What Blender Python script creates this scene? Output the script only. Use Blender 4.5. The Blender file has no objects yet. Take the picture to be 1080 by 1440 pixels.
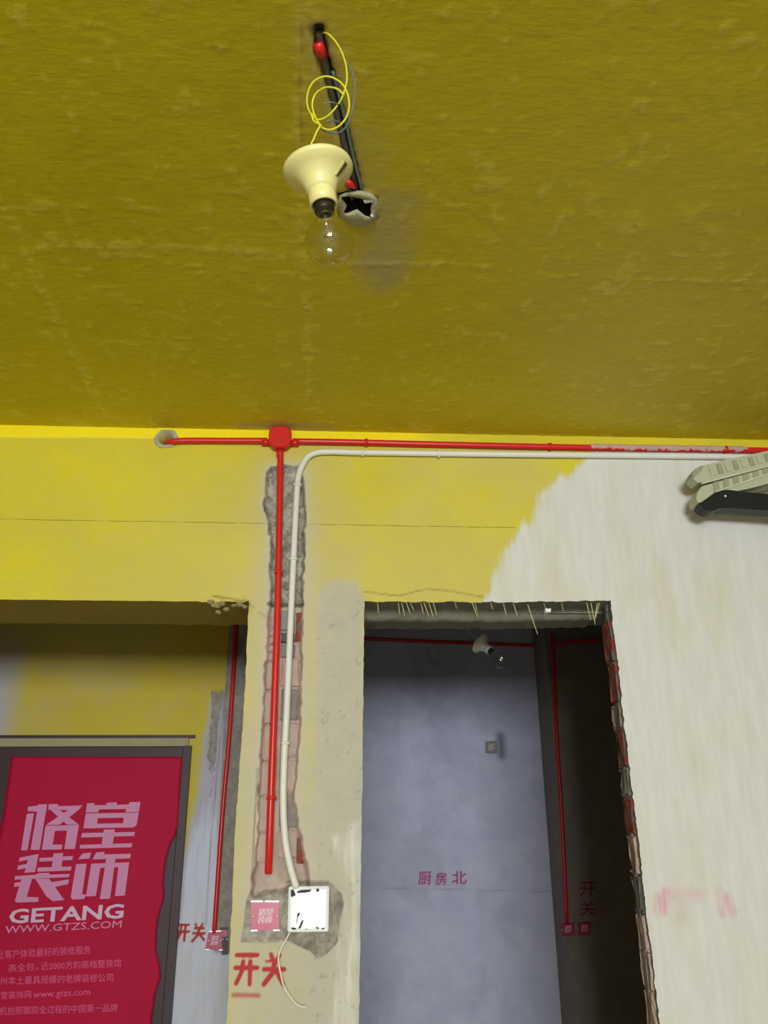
import bpy, bmesh, math, random
import numpy as np
from mathutils import Vector, Matrix

random.seed(7); rng = np.random.default_rng(7)
scene = bpy.context.scene
COL = scene.collection

# ------------------------------------------------------------------ camera
F = 1200.0                                   # focal length in pixels of the 1080x1440 frame
PITCH, YAW, ROLL = math.radians(22.0), math.radians(3.5), math.radians(-0.5)
CAM = np.array([0.0, -2.53, 1.42])
_f = np.array([math.sin(YAW)*math.cos(PITCH), math.cos(YAW)*math.cos(PITCH), math.sin(PITCH)])
_r0 = np.array([math.cos(YAW), -math.sin(YAW), 0.0]); _u0 = np.cross(_r0, _f)
_r = math.cos(ROLL)*_r0 + math.sin(ROLL)*_u0
_u = -math.sin(ROLL)*_r0 + math.cos(ROLL)*_u0
cd = bpy.data.cameras.new('camera'); cam = bpy.data.objects.new('camera', cd); COL.objects.link(cam)
cd.sensor_fit = 'HORIZONTAL'; cd.sensor_width = 36.0; cd.lens = 36.0*F/1080.0; cd.clip_start = 0.05
m = Matrix.Identity(4)
for i in range(3):
    m[i][0] = _r[i]; m[i][1] = _u[i]; m[i][2] = -_f[i]; m[i][3] = CAM[i]
cam.matrix_world = m
scene.camera = cam

# ------------------------------------------------------------------ world, window light, exposure
w = bpy.data.worlds.new('sky'); scene.world = w; w.use_nodes = True
bg = w.node_tree.nodes['Background']; bg.inputs[0].default_value = (0.80, 0.88, 1.0, 1); bg.inputs[1].default_value = 1.2
WIN = (-1.05, 1.15, 1.05, 2.50)              # window opening in the rear wall: x0 x1 z0 z1
RY = -8.0                                    # rear wall
al = bpy.data.lights.new('window_daylight', 'AREA'); al.shape = 'RECTANGLE'
al.size = WIN[1]-WIN[0]-0.1; al.size_y = WIN[3]-WIN[2]-0.1; al.energy = 390; al.color = (0.88, 0.94, 1.0)
ao = bpy.data.objects.new('window_daylight', al); COL.objects.link(ao)
ao.location = ((WIN[0]+WIN[1])/2, RY+0.02, (WIN[2]+WIN[3])/2); ao.rotation_euler = (math.radians(90), 0, 0)
vs = scene.view_settings
vs.view_transform = 'Standard'; vs.look = 'None'; vs.gamma = 1.0; vs.use_curve_mapping = False
vs.exposure = 0.0

# ------------------------------------------------------------------ room measures
def ray(u, v): return _f + (u-540)/F*_r - (v-720)/F*_u
def on_y(u, v, Y):
    d = ray(u, v); return CAM + d*((Y-CAM[1])/d[1])
def on_x(u, v, X):
    d = ray(u, v); return CAM + d*((X-CAM[0])/d[0])
def on_z(u, v, Z):
    d = ray(u, v); return CAM + d*((Z-CAM[2])/d[2])
def at_depth(u, v, dep): return CAM + ray(u, v)*dep
H = float(on_y(394, 606, 0.0)[2])            # ceiling height, about 2.75 m
HY, KY = 1.30, 2.50                          # rear walls of the hall and of the kitchen
XL, XR = -2.6, 1.9
HALL_D = HY - CAM[1]

# ------------------------------------------------------------------ numpy noise
def _hash(ix, iy, seed):
    n = (ix*374761393 + iy*668265263 + seed*1274126177) & 0x7fffffff
    n = (n ^ (n >> 13))*1103515245 & 0x7fffffff
    return ((n ^ (n >> 16)) & 0xffff)/65535.0
def vnoise(x, y, seed=0):
    x = np.asarray(x, float); y = np.asarray(y, float)
    ix = np.floor(x).astype(np.int64); iy = np.floor(y).astype(np.int64)
    fx = x-ix; fy = y-iy; fx = fx*fx*(3-2*fx); fy = fy*fy*(3-2*fy)
    a = _hash(ix, iy, seed); b = _hash(ix+1, iy, seed); c = _hash(ix, iy+1, seed); d = _hash(ix+1, iy+1, seed)
    return (a*(1-fx)+b*fx)*(1-fy)+(c*(1-fx)+d*fx)*fy
def fbm(x, y, sc, seed=0, octv=4):
    s = 0; a = 0.5; t = 0
    for k in range(octv):
        s = s+a*vnoise(np.asarray(x)*sc+17.3*k, np.asarray(y)*sc-9.1*k, seed+k); t += a; a *= .5; sc *= 2.03
    return s/t
def sstep(a, b, x):
    t = np.clip((x-a)/(b-a), 0, 1); return t*t*(3-2*t)
def seg_d(x, y, p, q):
    px, py = p; qx, qy = q; dx, dy = qx-px, qy-py; L = dx*dx+dy*dy+1e-12
    t = np.clip(((x-px)*dx+(y-py)*dy)/L, 0, 1)
    return np.hypot(x-px-t*dx, y-py-t*dy)
def line_d(x, y, pts):
    return np.minimum.reduce([seg_d(x, y, pts[i], pts[i+1]) for i in range(len(pts)-1)])
def poly_sd(x, y, pts):                      # signed distance, negative inside
    n = len(pts); inside = np.zeros(np.shape(x), bool)
    for i in range(n):
        x1, y1 = pts[i]; x2, y2 = pts[(i+1) % n]
        c = ((y1 > y) != (y2 > y)) & (x < (x2-x1)*(y-y1)/((y2-y1) if abs(y2-y1) > 1e-12 else 1e-12)+x1)
        inside ^= c
    d = line_d(x, y, list(pts)+[pts[0]])
    return np.where(inside, -d, d)

# ------------------------------------------------------------------ materials
def lin(c):
    return tuple(((v/255)/12.92 if v/255 <= .04045 else ((v/255+.055)/1.055)**2.4) for v in c)
class NT:
    def __init__(s, name):
        s.m = bpy.data.materials.new(name); s.m.use_nodes = True; s.t = s.m.node_tree
        s.b = s.t.nodes['Principled BSDF']; s.out = s.t.nodes['Material Output']
        s.co = s.t.nodes.new('ShaderNodeTexCoord')
    def n(s, ty, **kw):
        n = s.t.nodes.new(ty)
        for k, v in kw.items(): setattr(n, k, v)
        return n
    def put(s, sock, v):
        if isinstance(v, bpy.types.NodeSocket): s.t.links.new(v, sock)
        elif isinstance(v, (tuple, list)) and sock.type == 'RGBA': sock.default_value = (*v[:3], 1)
        else: sock.default_value = v
    def math(s, op, a, b=0.0, c=0.0, clamp=False):
        n = s.n('ShaderNodeMath', operation=op, use_clamp=clamp)
        s.put(n.inputs[0], a); s.put(n.inputs[1], b); s.put(n.inputs[2], c); return n.outputs[0]
    def noise(s, scale, detail=4, rough=.55, stretch=None, dist=0.0):
        n = s.n('ShaderNodeTexNoise'); n.inputs['Scale'].default_value = scale; n.inputs['Detail'].default_value = detail
        n.inputs['Roughness'].default_value = rough; n.inputs['Distortion'].default_value = dist
        v = s.co.outputs['Object']
        if stretch:
            mp = s.n('ShaderNodeMapping'); mp.inputs['Scale'].default_value = stretch; s.t.links.new(v, mp.inputs['Vector']); v = mp.outputs[0]
        s.t.links.new(v, n.inputs['Vector']); return n.outputs[0]
    def mix(s, fac, a, b, blend='MIX'):
        n = s.n('ShaderNodeMix', data_type='RGBA', blend_type=blend)
        s.put(n.inputs[0], fac); s.put(n.inputs[6], a); s.put(n.inputs[7], b); return n.outputs[2]
    def ramp(s, v, lo, hi, o0=0.0, o1=1.0):
        n = s.n('ShaderNodeMapRange', interpolation_type='SMOOTHSTEP'); s.put(n.inputs[0], v)
        for k, q in enumerate((lo, hi, o0, o1)): n.inputs[k+1].default_value = q
        return n.outputs[0]
    def attr(s, name):
        a = s.n('ShaderNodeAttribute'); a.attribute_name = name
        sp = s.n('ShaderNodeSeparateColor'); s.t.links.new(a.outputs['Color'], sp.inputs[0])
        return sp.outputs[0], sp.outputs[1], sp.outputs[2], a.outputs['Alpha']
    def bump(s, h, strength=.3, dist=.01):
        n = s.n('ShaderNodeBump'); n.inputs['Strength'].default_value = strength; n.inputs['Distance'].default_value = dist
        s.put(n.inputs['Height'], h); s.t.links.new(n.outputs[0], s.b.inputs['Normal'])
    def base(s, c, rough=.6, spec=.4):
        s.put(s.b.inputs['Base Color'], c); s.put(s.b.inputs['Roughness'], rough); s.b.inputs['Specular IOR Level'].default_value = spec
M = {}
def simple(name, rgb, rough=.5, var=.12, scale=20, bump=0.0, metal=0.0, spec=.4):
    t = NT(name); c = lin(rgb); nz = t.noise(scale)
    dark = tuple(v*(1-var) for v in c); lite = tuple(min(1, v*(1+var)) for v in c)
    t.base(t.mix(nz, dark, lite), rough, spec); t.b.inputs['Metallic'].default_value = metal
    if bump: t.bump(t.noise(scale*4), bump, .004)
    M[name] = t.m; return t.m
simple('red_plastic', (215, 38, 32), .32, .05); simple('white_plastic', (232, 230, 216), .4, .05)
simple('cream_plastic', (238, 226, 150), .35, .04); simple('metal', (190, 188, 180), .35, .1, metal=.9)
simple('dark_metal', (62, 55, 40), .45, .2, metal=.6); simple('black', (24, 24, 22), .45, .2, 30)
simple('cement', (150, 146, 138), .9, .2, 25, .5); simple('cement_dark', (104, 100, 94), .92, .25, 25, .6)
simple('brown_cement', (146, 134, 122), .95, .25, 14, .4)
simple('brick_pale', (190, 164, 150), .92, .18, 40, .5)
t = NT('brick_red'); nz_ = t.noise(34, 6, .7); c = t.mix(t.noise(70), lin((120, 48, 38)), lin((172, 84, 64)))
c = t.mix(t.ramp(nz_, .46, .58), c, lin((120, 108, 100))); t.base(c, .93, .3); t.bump(nz_, .9, .008); M['brick_red'] = t.m
simple('brick_grey', (146, 134, 126), .93, .3, 40, .8)
simple('door_brown', (66, 44, 46), .5, .2, 8); simple('door_trim', (170, 160, 120), .6, .15, 12)
simple('poster_red', (192, 20, 62), .6, .05, 6, spec=.15); simple('print_pink', (222, 146, 186), .6, .05, 10)
simple('print_text', (226, 92, 140), .6, .05, 10); simple('print_white', (226, 190, 214), .6, .05, 10)
simple('sticker_red', (190, 50, 84), .3, .08, 30); simple('sticker_print', (222, 188, 196), .4, .05, 30)
simple('wire_yellow', (222, 216, 50), .4, .05); simple('wire_blue', (112, 126, 124), .5, .1); simple('wire_white', (238, 230, 205), .45, .05)
simple('white_cover', (252, 252, 250), .28, .02); simple('tear', (112, 108, 112), .8, .3, 60)
simple('sage', (184, 184, 152), .6, .1, 40); simple('sage_dark', (156, 156, 124), .65, .1, 40)
simple('concrete_floor', (176, 172, 164), .9, .15, 6, .3); simple('plain_plaster', (128, 126, 118), .85, .1, 6, .2)
simple('stencil_red', (140, 44, 44), .85, .25, 40); simple('magenta_stencil', (190, 66, 126), .8, .25, 40)
simple('drip', (206, 198, 140), .7, .2, 50); simple('plaster_lump', (150, 142, 96), .9, .25, 50, .6)
simple('filament', (120, 110, 90), .4, .1)
t = NT('thin_glass')
t.t.nodes.remove(t.b); fr = t.n('ShaderNodeLayerWeight'); fr.inputs[0].default_value = .5; frm = t.math('ADD', t.math('MULTIPLY', t.math('POWER', fr.outputs['Facing'], 5.0), .5), .07)
tr = t.n('ShaderNodeBsdfTransparent'); tr.inputs[0].default_value = (.965, .965, .95, 1); gl = t.n('ShaderNodeBsdfGlossy'); gl.inputs['Roughness'].default_value = .02
mx = t.n('ShaderNodeMixShader'); t.t.links.new(frm, mx.inputs[0]); t.t.links.new(tr.outputs[0], mx.inputs[1]); t.t.links.new(gl.outputs[0], mx.inputs[2])
t.t.links.new(mx.outputs[0], t.out.inputs['Surface']); M['thin_glass'] = t.m

# front wall: masks A=(yellow, putty, mortar, brick dust) B=(halo, spray red, pink smear, dark crack)
def wall_material(name, yellow, yellow2, bare, putty, mortar, mortar2, pink, crack_line=None):
    t = NT(name)
    y, p, mo, br = t.attr('ma'); ha, sp, pk, cr = t.attr('mb')
    big = t.noise(3.0, 4); fine = t.noise(60, 5, .65); streak = t.noise(12, 5, .6, (3.6, 1, .5)); mid = t.noise(18, 5, .6)
    bare_c = t.mix(mid, tuple(v*.86 for v in lin(bare)), tuple(min(1, v*1.1) for v in lin(bare)))
    yel = t.mix(t.ramp(big, .3, .7), lin(yellow), lin(yellow2))
    yf = t.math('ADD', y, t.math('MULTIPLY', t.math('SUBTRACT', mid, .5), .22), clamp=True)
    c = t.mix(yf, bare_c, yel)
    c = t.mix(t.ramp(y, 1.1, 1.6), c, lin((250, 226, 0)))
    put_c = t.mix(t.ramp(streak, .35, .7), tuple(v*.96 for v in lin(putty)), tuple(min(1, v*1.04) for v in lin(putty)))
    put_c = t.mix(t.ramp(t.noise(5, 5, .6, (1.6, 1, .5)), .45, .75, 0, .42), put_c, lin((204, 196, 140)))
    pf = t.ramp(t.math('ADD', p, t.math('MULTIPLY', t.math('SUBTRACT', streak, .5), .9)), .28, .72)
    c = t.mix(pf, c, put_c)
    c = t.mix(t.math('MULTIPLY', ha, .8), c, lin((204, 194, 172)))
    dust = t.mix(t.ramp(mid, .3, .7), lin(pink), lin((172, 150, 132)))
    c = t.mix(t.ramp(t.math('ADD', br, t.math('MULTIPLY', t.math('SUBTRACT', mid, .5), .4)), .3, .7), c, dust)
    mc = t.mix(t.ramp(t.math('ADD', t.math('MULTIPLY', fine, .4), t.math('MULTIPLY', t.noise(28, 4, .6), .6)), .36, .62), lin(mortar), lin(mortar2))
    c = t.mix(t.ramp(t.math('ADD', mo, t.math('MULTIPLY', t.math('SUBTRACT', mid, .5), .35)), .35, .65), c, mc)
    c = t.mix(t.math('MULTIPLY', pk, t.ramp(streak, .35, .6, .1, 1.0)), c, lin((226, 120, 152)))
    c = t.mix(t.ramp(t.math('ADD', sp, t.math('MULTIPLY', t.math('SUBTRACT', mid, .5), .3)), .2, .75), c, lin((186, 40, 40)))
    c = t.mix(t.math('MULTIPLY', cr, .75, clamp=True), c, lin((70, 62, 40)))
    if crack_line:
        x0, z0, x1, z1 = crack_line
        sx = t.n('ShaderNodeSeparateXYZ'); t.t.links.new(t.co.outputs['Object'], sx.inputs[0])
        k = (z1-z0)/(x1-x0)
        d = t.math('SUBTRACT', sx.outputs[2], t.math('ADD', t.math('MULTIPLY', sx.outputs[0], k), z0-k*x0))
        d = t.math('ABSOLUTE', t.math('ADD', d, t.math('MULTIPLY', t.math('SUBTRACT', t.noise(9), .5), .006)))
        inside = t.math('MULTIPLY', t.math('LESS_THAN', sx.outputs[0], x1), t.math('SUBTRACT', 1.0, pf))
        fac = t.math('MULTIPLY', t.ramp(d, .0006, .0022, .7, 0.0), t.math('MULTIPLY', inside, t.ramp(mid, .3, .55)))
        c = t.mix(fac, c, lin((120, 108, 30)))
    t.base(c, .62, .35)
    h = t.math('ADD', t.math('MULTIPLY', fine, .5), t.math('MULTIPLY', streak, .5))
    t.bump(h, .35, .004); M[name] = t.m; return t.m

# ------------------------------------------------------------------ object helpers
def obj(name, me, parent=None, mat=None):
    o = bpy.data.objects.new(name, me); COL.objects.link(o)
    if mat is not None: me.materials.append(M[mat] if isinstance(mat, str) else mat)
    if parent is not None: o.parent = parent
    return o
def tag(o, label, cat, group=None):
    o['label'] = label; o['category'] = cat
    if group: o['group'] = group
    return o
def thing(name, label, cat, loc=(0, 0, 0), group=None):
    o = bpy.data.objects.new(name, None); o.empty_display_size = .02; COL.objects.link(o); o.location = Vector([float(a) for a in loc]); return tag(o, label, cat, group)
def struct(o): o['kind'] = 'structure'; return o
def mesh(name, v, f, smooth=False):
    me = bpy.data.meshes.new(name); me.from_pydata([tuple(map(float, p)) for p in v], [], [tuple(map(int, q)) for q in f]); me.update()
    if smooth: me.polygons.foreach_set('use_smooth', [True]*len(me.polygons))
    return me
def kid(name, me, root, mat):                # mesh given in world coordinates, becomes a child of an Empty/mesh at its base
    o = obj(name, me, root, mat)
    mw = Matrix.Identity(4); r = root
    base = Vector((0, 0, 0))
    while r is not None: base = base+r.location; r = r.parent
    me.transform(Matrix.Translation(-base)); return o
def tube_data(pts, rad, n=12, cap=True):
    P = [Vector([float(a) for a in p]) for p in pts]; R = rad if hasattr(rad, '__len__') else [rad]*len(P)
    V = []; Fc = []; prev = None
    for i, p in enumerate(P):
        tn = (P[min(i+1, len(P)-1)]-P[max(i-1, 0)]).normalized()
        if prev is None:
            a = Vector((0, 0, 1)) if abs(tn.z) < .9 else Vector((1, 0, 0)); nrm = tn.cross(a).normalized()
        else: nrm = (prev-tn*prev.dot(tn)).normalized()
        prev = nrm; b = tn.cross(nrm)
        for k in range(n):
            an = 2*math.pi*k/n; V.append(p+(nrm*math.cos(an)+b*math.sin(an))*R[i])
    for i in range(len(P)-1):
        for k in range(n):
            Fc.append((i*n+k, i*n+(k+1) % n, (i+1)*n+(k+1) % n, (i+1)*n+k))
    if cap: Fc.append(tuple(range(n))[::-1]); Fc.append(tuple((len(P)-1)*n+k for k in range(n)))
    return V, Fc
def tube(name, pts, rad, n=12, cap=True): return mesh(name, *tube_data(pts, rad, n, cap), smooth=True)
def spline(pts, m=8):
    P = [np.array(p, float) for p in pts]; P = [2*P[0]-P[1]]+P+[2*P[-1]-P[-2]]; out = []
    for i in range(1, len(P)-2):
        for k in range(m):
            t_ = k/m; a, b, c, d = P[i-1], P[i], P[i+1], P[i+2]
            out.append(.5*((2*b)+(-a+c)*t_+(2*a-5*b+4*c-d)*t_**2+(-a+3*b-3*c+d)*t_**3))
    out.append(P[-2]); return out
def box_me(name, c, s, bevel=0.0, rough=0.0, seed=0, cuts=0):
    bm = bmesh.new(); bmesh.ops.create_cube(bm, size=1.0)
    bmesh.ops.scale(bm, vec=Vector([float(a) for a in s]), verts=bm.verts)
    if bevel: bmesh.ops.bevel(bm, geom=bm.edges[:], offset=bevel, segments=2, affect='EDGES', profile=.5)
    if cuts: bmesh.ops.subdivide_edges(bm, edges=bm.edges[:], cuts=cuts, use_grid_fill=True)
    if rough:
        rr = random.Random(seed)
        for v in bm.verts: v.co += Vector((rr.uniform(-1, 1), rr.uniform(-1, 1), rr.uniform(-1, 1)))*rough
    bmesh.ops.translate(bm, vec=Vector([float(a) for a in c]), verts=bm.verts)
    me = bpy.data.meshes.new(name); bm.to_mesh(me); bm.free(); return me
def lathe(name, prof, n=40, origin=(0, 0, 0), axis=(0, 0, 1)):
    q = Vector((0, 0, 1)).rotation_difference(Vector([float(a) for a in axis]).normalized()); o = Vector([float(a) for a in origin])
    V = []; Fc = []
    for (r, z) in prof:
        for k in range(n):
            a = 2*math.pi*k/n; V.append(o+q @ Vector((r*math.cos(a), r*math.sin(a), z)))
    for i in range(len(prof)-1):
        for k in range(n): Fc.append((i*n+k, i*n+(k+1) % n, (i+1)*n+(k+1) % n, (i+1)*n+k))
    me = mesh(name, V, Fc, True); return me
def prism(name, poly3, off, smooth=False):   # closed outline of 3D points, extruded by a vector
    n = len(poly3); off = np.array(off, float); V = [np.array(p, float) for p in poly3]; V = V+[p+off for p in V]
    Fc = [tuple(range(n)), tuple(range(2*n-1, n-1, -1))]+[(i, n+i, n+(i+1) % n, (i+1) % n) for i in range(n)]
    me = mesh(name, V, Fc); bm = bmesh.new(); bm.from_mesh(me); bmesh.ops.triangulate(bm, faces=[f_ for f_ in bm.faces if len(f_.verts) > 4])
    bmesh.ops.recalc_face_normals(bm, faces=bm.faces[:]); bm.to_mesh(me); bm.free(); return me
def join_me(name, mes):
    V = []; Fc = []
    for me in mes:
        o = len(V); V += [v.co.copy() for v in me.vertices]; Fc += [[i+o for i in p.vertices] for p in me.polygons]
    return mesh(name, V, Fc)
def set_attr(me, name, arr):                 # arr (nverts,4)
    a = me.attributes.new(name, 'FLOAT_COLOR', 'POINT'); a.data.foreach_set('color', np.ascontiguousarray(arr, np.float32).ravel())
def grid_me(name, P, keep=None):
    ni, nj, _ = P.shape; idx = np.arange(ni*nj).reshape(ni, nj)
    q = np.stack([idx[:-1, :-1], idx[1:, :-1], idx[1:, 1:], idx[:-1, 1:]], -1)
    if keep is not None: q = q[keep]
    q = q.reshape(-1, 4)
    me = bpy.data.meshes.new(name); me.vertices.add(ni*nj); me.vertices.foreach_set('co', P.astype(np.float32).ravel())
    me.loops.add(q.size); me.loops.foreach_set('vertex_index', q.astype(np.int32).ravel())
    me.polygons.add(len(q)); me.polygons.foreach_set('loop_start', np.arange(0, q.size, 4, dtype=np.int32))
    me.update(calc_edges=True); me.validate(); me.polygons.foreach_set('use_smooth', np.ones(len(me.polygons), bool)); return me
def spaced(breaks):                          # [(a,b,step),...]
    out = []
    for a, b, s in breaks: out.append(np.linspace(a, b, max(2, int(round(abs(b-a)/s))+1))[:-1])
    return np.concatenate(out+[[breaks[-1][1]]])
def text_verts(txt, bold=0.0):               # text as flat mesh normalised to the unit box
    cu = bpy.data.curves.new('lettering', 'FONT'); cu.body = txt; cu.size = 1.0; cu.offset = bold; cu.resolution_u = 2; cu.fill_mode = 'FRONT'
    o = bpy.data.objects.new('lettering', cu); COL.objects.link(o)
    dg = bpy.context.evaluated_depsgraph_get(); me = bpy.data.meshes.new_from_object(o.evaluated_get(dg))
    bpy.data.objects.remove(o); bpy.data.curves.remove(cu)
    v = np.array([p.co[:2] for p in me.vertices]); fc = [tuple(p.vertices) for p in me.polygons]; bpy.data.meshes.remove(me)
    lo = v.min(0); hi = v.max(0); return (v-lo)/(hi-lo), fc
def text_me(name, txt, bl, br, h, Y, bold=0.0, slant=0.0):   # bl/br: baseline ends, h: letter height, as measured in the picture on the plane y=Y
    v, fc = text_verts(txt, bold)
    P = [on_y(bl[0]+(br[0]-bl[0])*s+slant*t_, bl[1]+(br[1]-bl[1])*s-h*t_, Y) for s, t_ in v]
    return mesh(name, P, fc)

# ================================================================== STRUCTURE
def W(u, v):                                 # picture measure -> (x,z) on the front wall
    p = on_y(u, v, 0.0); return (p[0], p[2])
def Wl(pts, f_=W): return [f_(*p) for p in pts]
hz = lambda x: np.interp(x, *zip(*sorted(Wl([(-250, 842), (0, 843), (290, 846), (350, 846), (512, 846), (685, 847), (858, 845)]))))
def edge(pts):
    q = sorted([(z, x) for x, z in Wl(pts)]); zs = [a for a, b in q]; xs = [b for a, b in q]
    return lambda z: np.interp(z, zs, xs)
e1 = edge([(350, 846), (344, 980), (331, 1160), (319, 1440)])
e2 = edge([(512.5, 845), (509.7, 1090), (505, 1440)])
e3 = edge([(858, 845), (864, 900), (883, 1060), (903, 1230), (928, 1440)])
E0 = -1.45
head0 = float(hz(0.3)); zlow = .93
zr = np.concatenate([spaced([(0, zlow, .06), (zlow, head0, .005)]), spaced([(head0, H, .005)])[1:]])
nh = len(spaced([(0, zlow, .06), (zlow, head0, .005)]))-1      # row index of the head
def ncol(a, b, s): return int(round((b-a)/s))
blocks = [ncol(XL, E0, .1), ncol(E0, -.26, .005), ncol(-.26, .09, .004), ncol(.09, .73, .005), 140, 10]
cols_total = sum(blocks)+1
PX = np.zeros((cols_total, len(zr))); PZ = np.zeros_like(PX)
for j, z in enumerate(zr):
    ze = min(z, head0)
    wob = lambda s: .004*(fbm(z, s, 30, 3)-.5)+.003*(fbm(z, s, 90, 5)-.5)
    br_ = [XL, E0, float(e1(ze)+wob(1.)), float(e2(ze)+wob(2.)), float(e3(ze)+2*wob(3.)), 1.46, XR]
    xs = np.concatenate([np.linspace(br_[k], br_[k+1], blocks[k]+1)[:-1] for k in range(6)]+[[XR]])
    PX[:, j] = xs
for i in range(cols_total):
    hh = hz(PX[i, nh])+(.25 if PX[i, nh] < -.42 else 1.0)*.006*(fbm(PX[i, nh], 0., 25, 9)-.5)+(.2 if PX[i, nh] < -.42 else 1.0)*.006*(fbm(PX[i, nh], 0., 80, 11)-.5)
    PZ[i, :] = np.where(zr <= head0, zr*hh/head0, hh+(zr-head0)*(H-hh)/(H-head0))
c_ = np.cumsum([0]+blocks)
keep = np.ones((cols_total-1, len(zr)-1), bool)
keep[c_[1]:c_[2], :nh] = False; keep[c_[3]:c_[4], :nh] = False
X, Z = PX, PZ
# --- masks on the front wall
n1 = fbm(X, Z, 9, 21); n2 = fbm(X, Z, 40, 22); n3 = fbm(X, Z, 3, 23)
putty_pts = Wl([(850, 632), (800, 662), (762, 700), (735, 740), (708, 780), (692, 815), (684, 860), (800, 862), (830, 1000), (850, 1600), (1500, 1600), (1500, 600)])
sdp = poly_sd(X, Z, putty_pts)
putty = sstep(.06, -.05, sdp+.06*(n1-.5))
chase = Wl([(374, 668), (380, 656), (400, 652), (420, 655), (428, 672), (430, 740), (427, 850), (424, 1000), (416, 1130), (428, 1190), (440, 1255), (352, 1262), (358, 1180), (364, 1080), (371, 980), (377, 850), (380, 760), (372, 710)])
sdc = poly_sd(X, Z, chase)+.010*(n1-.5)+.016*(n2-.5)
inch = sstep(.004, -.004, sdc)
bump_l = poly_sd(X, Z, Wl([(372, 690), (373, 668), (382, 658), (392, 656), (392, 720), (386, 745), (376, 725)]))
patch = Wl([(346, 1268), (352, 1256), (368, 1250), (404, 1243), (466, 1240), (480, 1256), (484, 1270), (477, 1300), (474, 1325), (456, 1345), (446, 1350), (436, 1338), (404, 1325), (380, 1328), (338, 1325), (342, 1300)])
sdm = poly_sd(X, Z, patch)+.010*(n1-.5)
mort = np.maximum(sstep(.004, -.006, sdm), 0)
ztop, zmid = W(390, 830)[1], W(390, 880)[1]
upper = sstep(zmid, ztop, Z)
left_patch = sstep(W(404, 1290)[0], W(396, 1290)[0], X)*mort
mort = mort*(1-.42*left_patch)
mort = np.maximum(mort, inch*upper)
mort = np.maximum(mort, .85*sstep(.003, -.003, bump_l))
brick = np.maximum(inch*(1-upper)*.95, left_patch)
# bare cement pad left of the kitchen doorway
pad = poly_sd(X, Z, Wl([(447, 860), (452, 825), (475, 815), (500, 820), (515, 845), (510, 1440), (505, 1500), (430, 1500), (440, 1250), (446, 1000)]))
padm = sstep(.012, -.012, pad+.02*(n1-.5))
dch = np.maximum(sdc, 0)
zbot, zup = W(400, 1440)[1], W(400, 900)[1]
low = sstep(zup, zbot, Z)                    # paint thins out towards the bottom of the pier
halo = np.exp(-dch/.03)*.85*(sdc > -.01)
halo = np.maximum(halo, .55*np.exp(-np.abs(X-W(362, 1000)[0])/.02)*sstep(W(0, 800)[1], W(0, 1000)[1], Z))
yel = .97-.22*sstep(W(0, 700)[0], W(420, 700)[0], X)*sstep(H, head0, Z)-.18*sstep(.45, .7, n3)*(X > -.4)
yel -= .55*padm*(.6+.6*n1)
yel -= .30*sstep(.03, -.03, np.abs(X-(-.085))-.17)*sstep(head0+.25, head0-.1, Z)
yel -= .35*low*(X > -.33)*(X < .12)*(1-.4*n1)
pale = poly_sd(X, Z, Wl([(462, 1175), (515, 1140), (515, 1500), (440, 1500), (470, 1330), (485, 1250)]))
yel -= .6*sstep(.03, -.02, pale); putty = np.maximum(putty, .5*sstep(.03, -.03, pale+.03*(n1-.5)))
band_b = np.interp(X, *zip(*Wl([(-300, 613), (0, 615), (215, 616), (640, 622), (960, 630), (1200, 634)])))
band = sstep(-.002, .002, Z-band_b-.004*(n1-.5))
yel = np.clip(yel, 0, 1)+band*(1-.75*sstep(W(420, 620)[0], W(700, 620)[0], X)); halo = halo*(1-band); putty = putty*(1-band)
halo = np.maximum(halo, .5*sstep(.05, -.0, line_d(X, Z, Wl([(436, 700), (440, 800), (442, 1000)]))))
# spray lettering
def strokes(x, z, lst, fW, soft=.004):
    out = np.zeros(np.shape(x))
    for pts, r in lst:
        d = line_d(x, z, Wl(pts, fW)); out = np.maximum(out, sstep(r+soft, r-soft, d))
    return out
px = .0021
front_txt = [([(333, 1343), (362, 1343)], 3.0*px), ([(331, 1361), (362, 1361)], 3.0*px), ([(342, 1352), (340, 1366), (332, 1383)], 3.0*px), ([(352, 1352), (351, 1384)], 3.0*px),
             ([(381, 1342), (384, 1350)], 2.8*px), ([(393, 1343), (389, 1352)], 2.6*px), ([(374, 1352), (390, 1352)], 1.6*px), ([(371, 1363), (400, 1363)], 3.0*px), ([(386, 1352), (385, 1366), (371, 1384)], 3.4*px), ([(388, 1364), (398, 1384)], 3.0*px)]
spray = strokes(X, Z, [(p__, r__*.88) for p__, r__ in front_txt], W, .006)
smear = strokes(X, Z, [([(328, 1399), (364, 1400)], 3.6*px)], W, .010)
spray = np.maximum(spray, .62*smear)
pink = strokes(X, Z, [([(925, 1262), (925, 1280)], 5*px), ([(934, 1252), (935, 1282)], 2.5*px), ([(940, 1252), (938, 1275)], 2*px), ([(1011, 1250), (1016, 1286)], 2.6*px), ([(1022, 1262), (1030, 1284)], 4*px)], W, .012)*.85
pink = np.maximum(pink, .4*strokes(X, Z, [([(950, 1258), (985, 1258)], 6*px), ([(962, 1270), (960, 1288)], 5*px)], W, .02))
pink = np.maximum(pink, .28*strokes(X, Z, [([(420, 1180), (424, 1215)], 4*px)], W, .01))
crk = strokes(X, Z, [([(512, 832), (560, 838), (600, 828), (640, 832), (680, 840)], .8*px), ([(318, 848), (352, 850), (376, 870)], .5*px), ([(300, 838), (350, 846)], 1.2*px)], W, .003)*sstep(.3, .5, n2)*.9
pits = .36*sstep(.71, .78, fbm(X, Z, 70, 27))*sstep(.02, -.02, pad)
crk = np.maximum(crk, pits)
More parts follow.
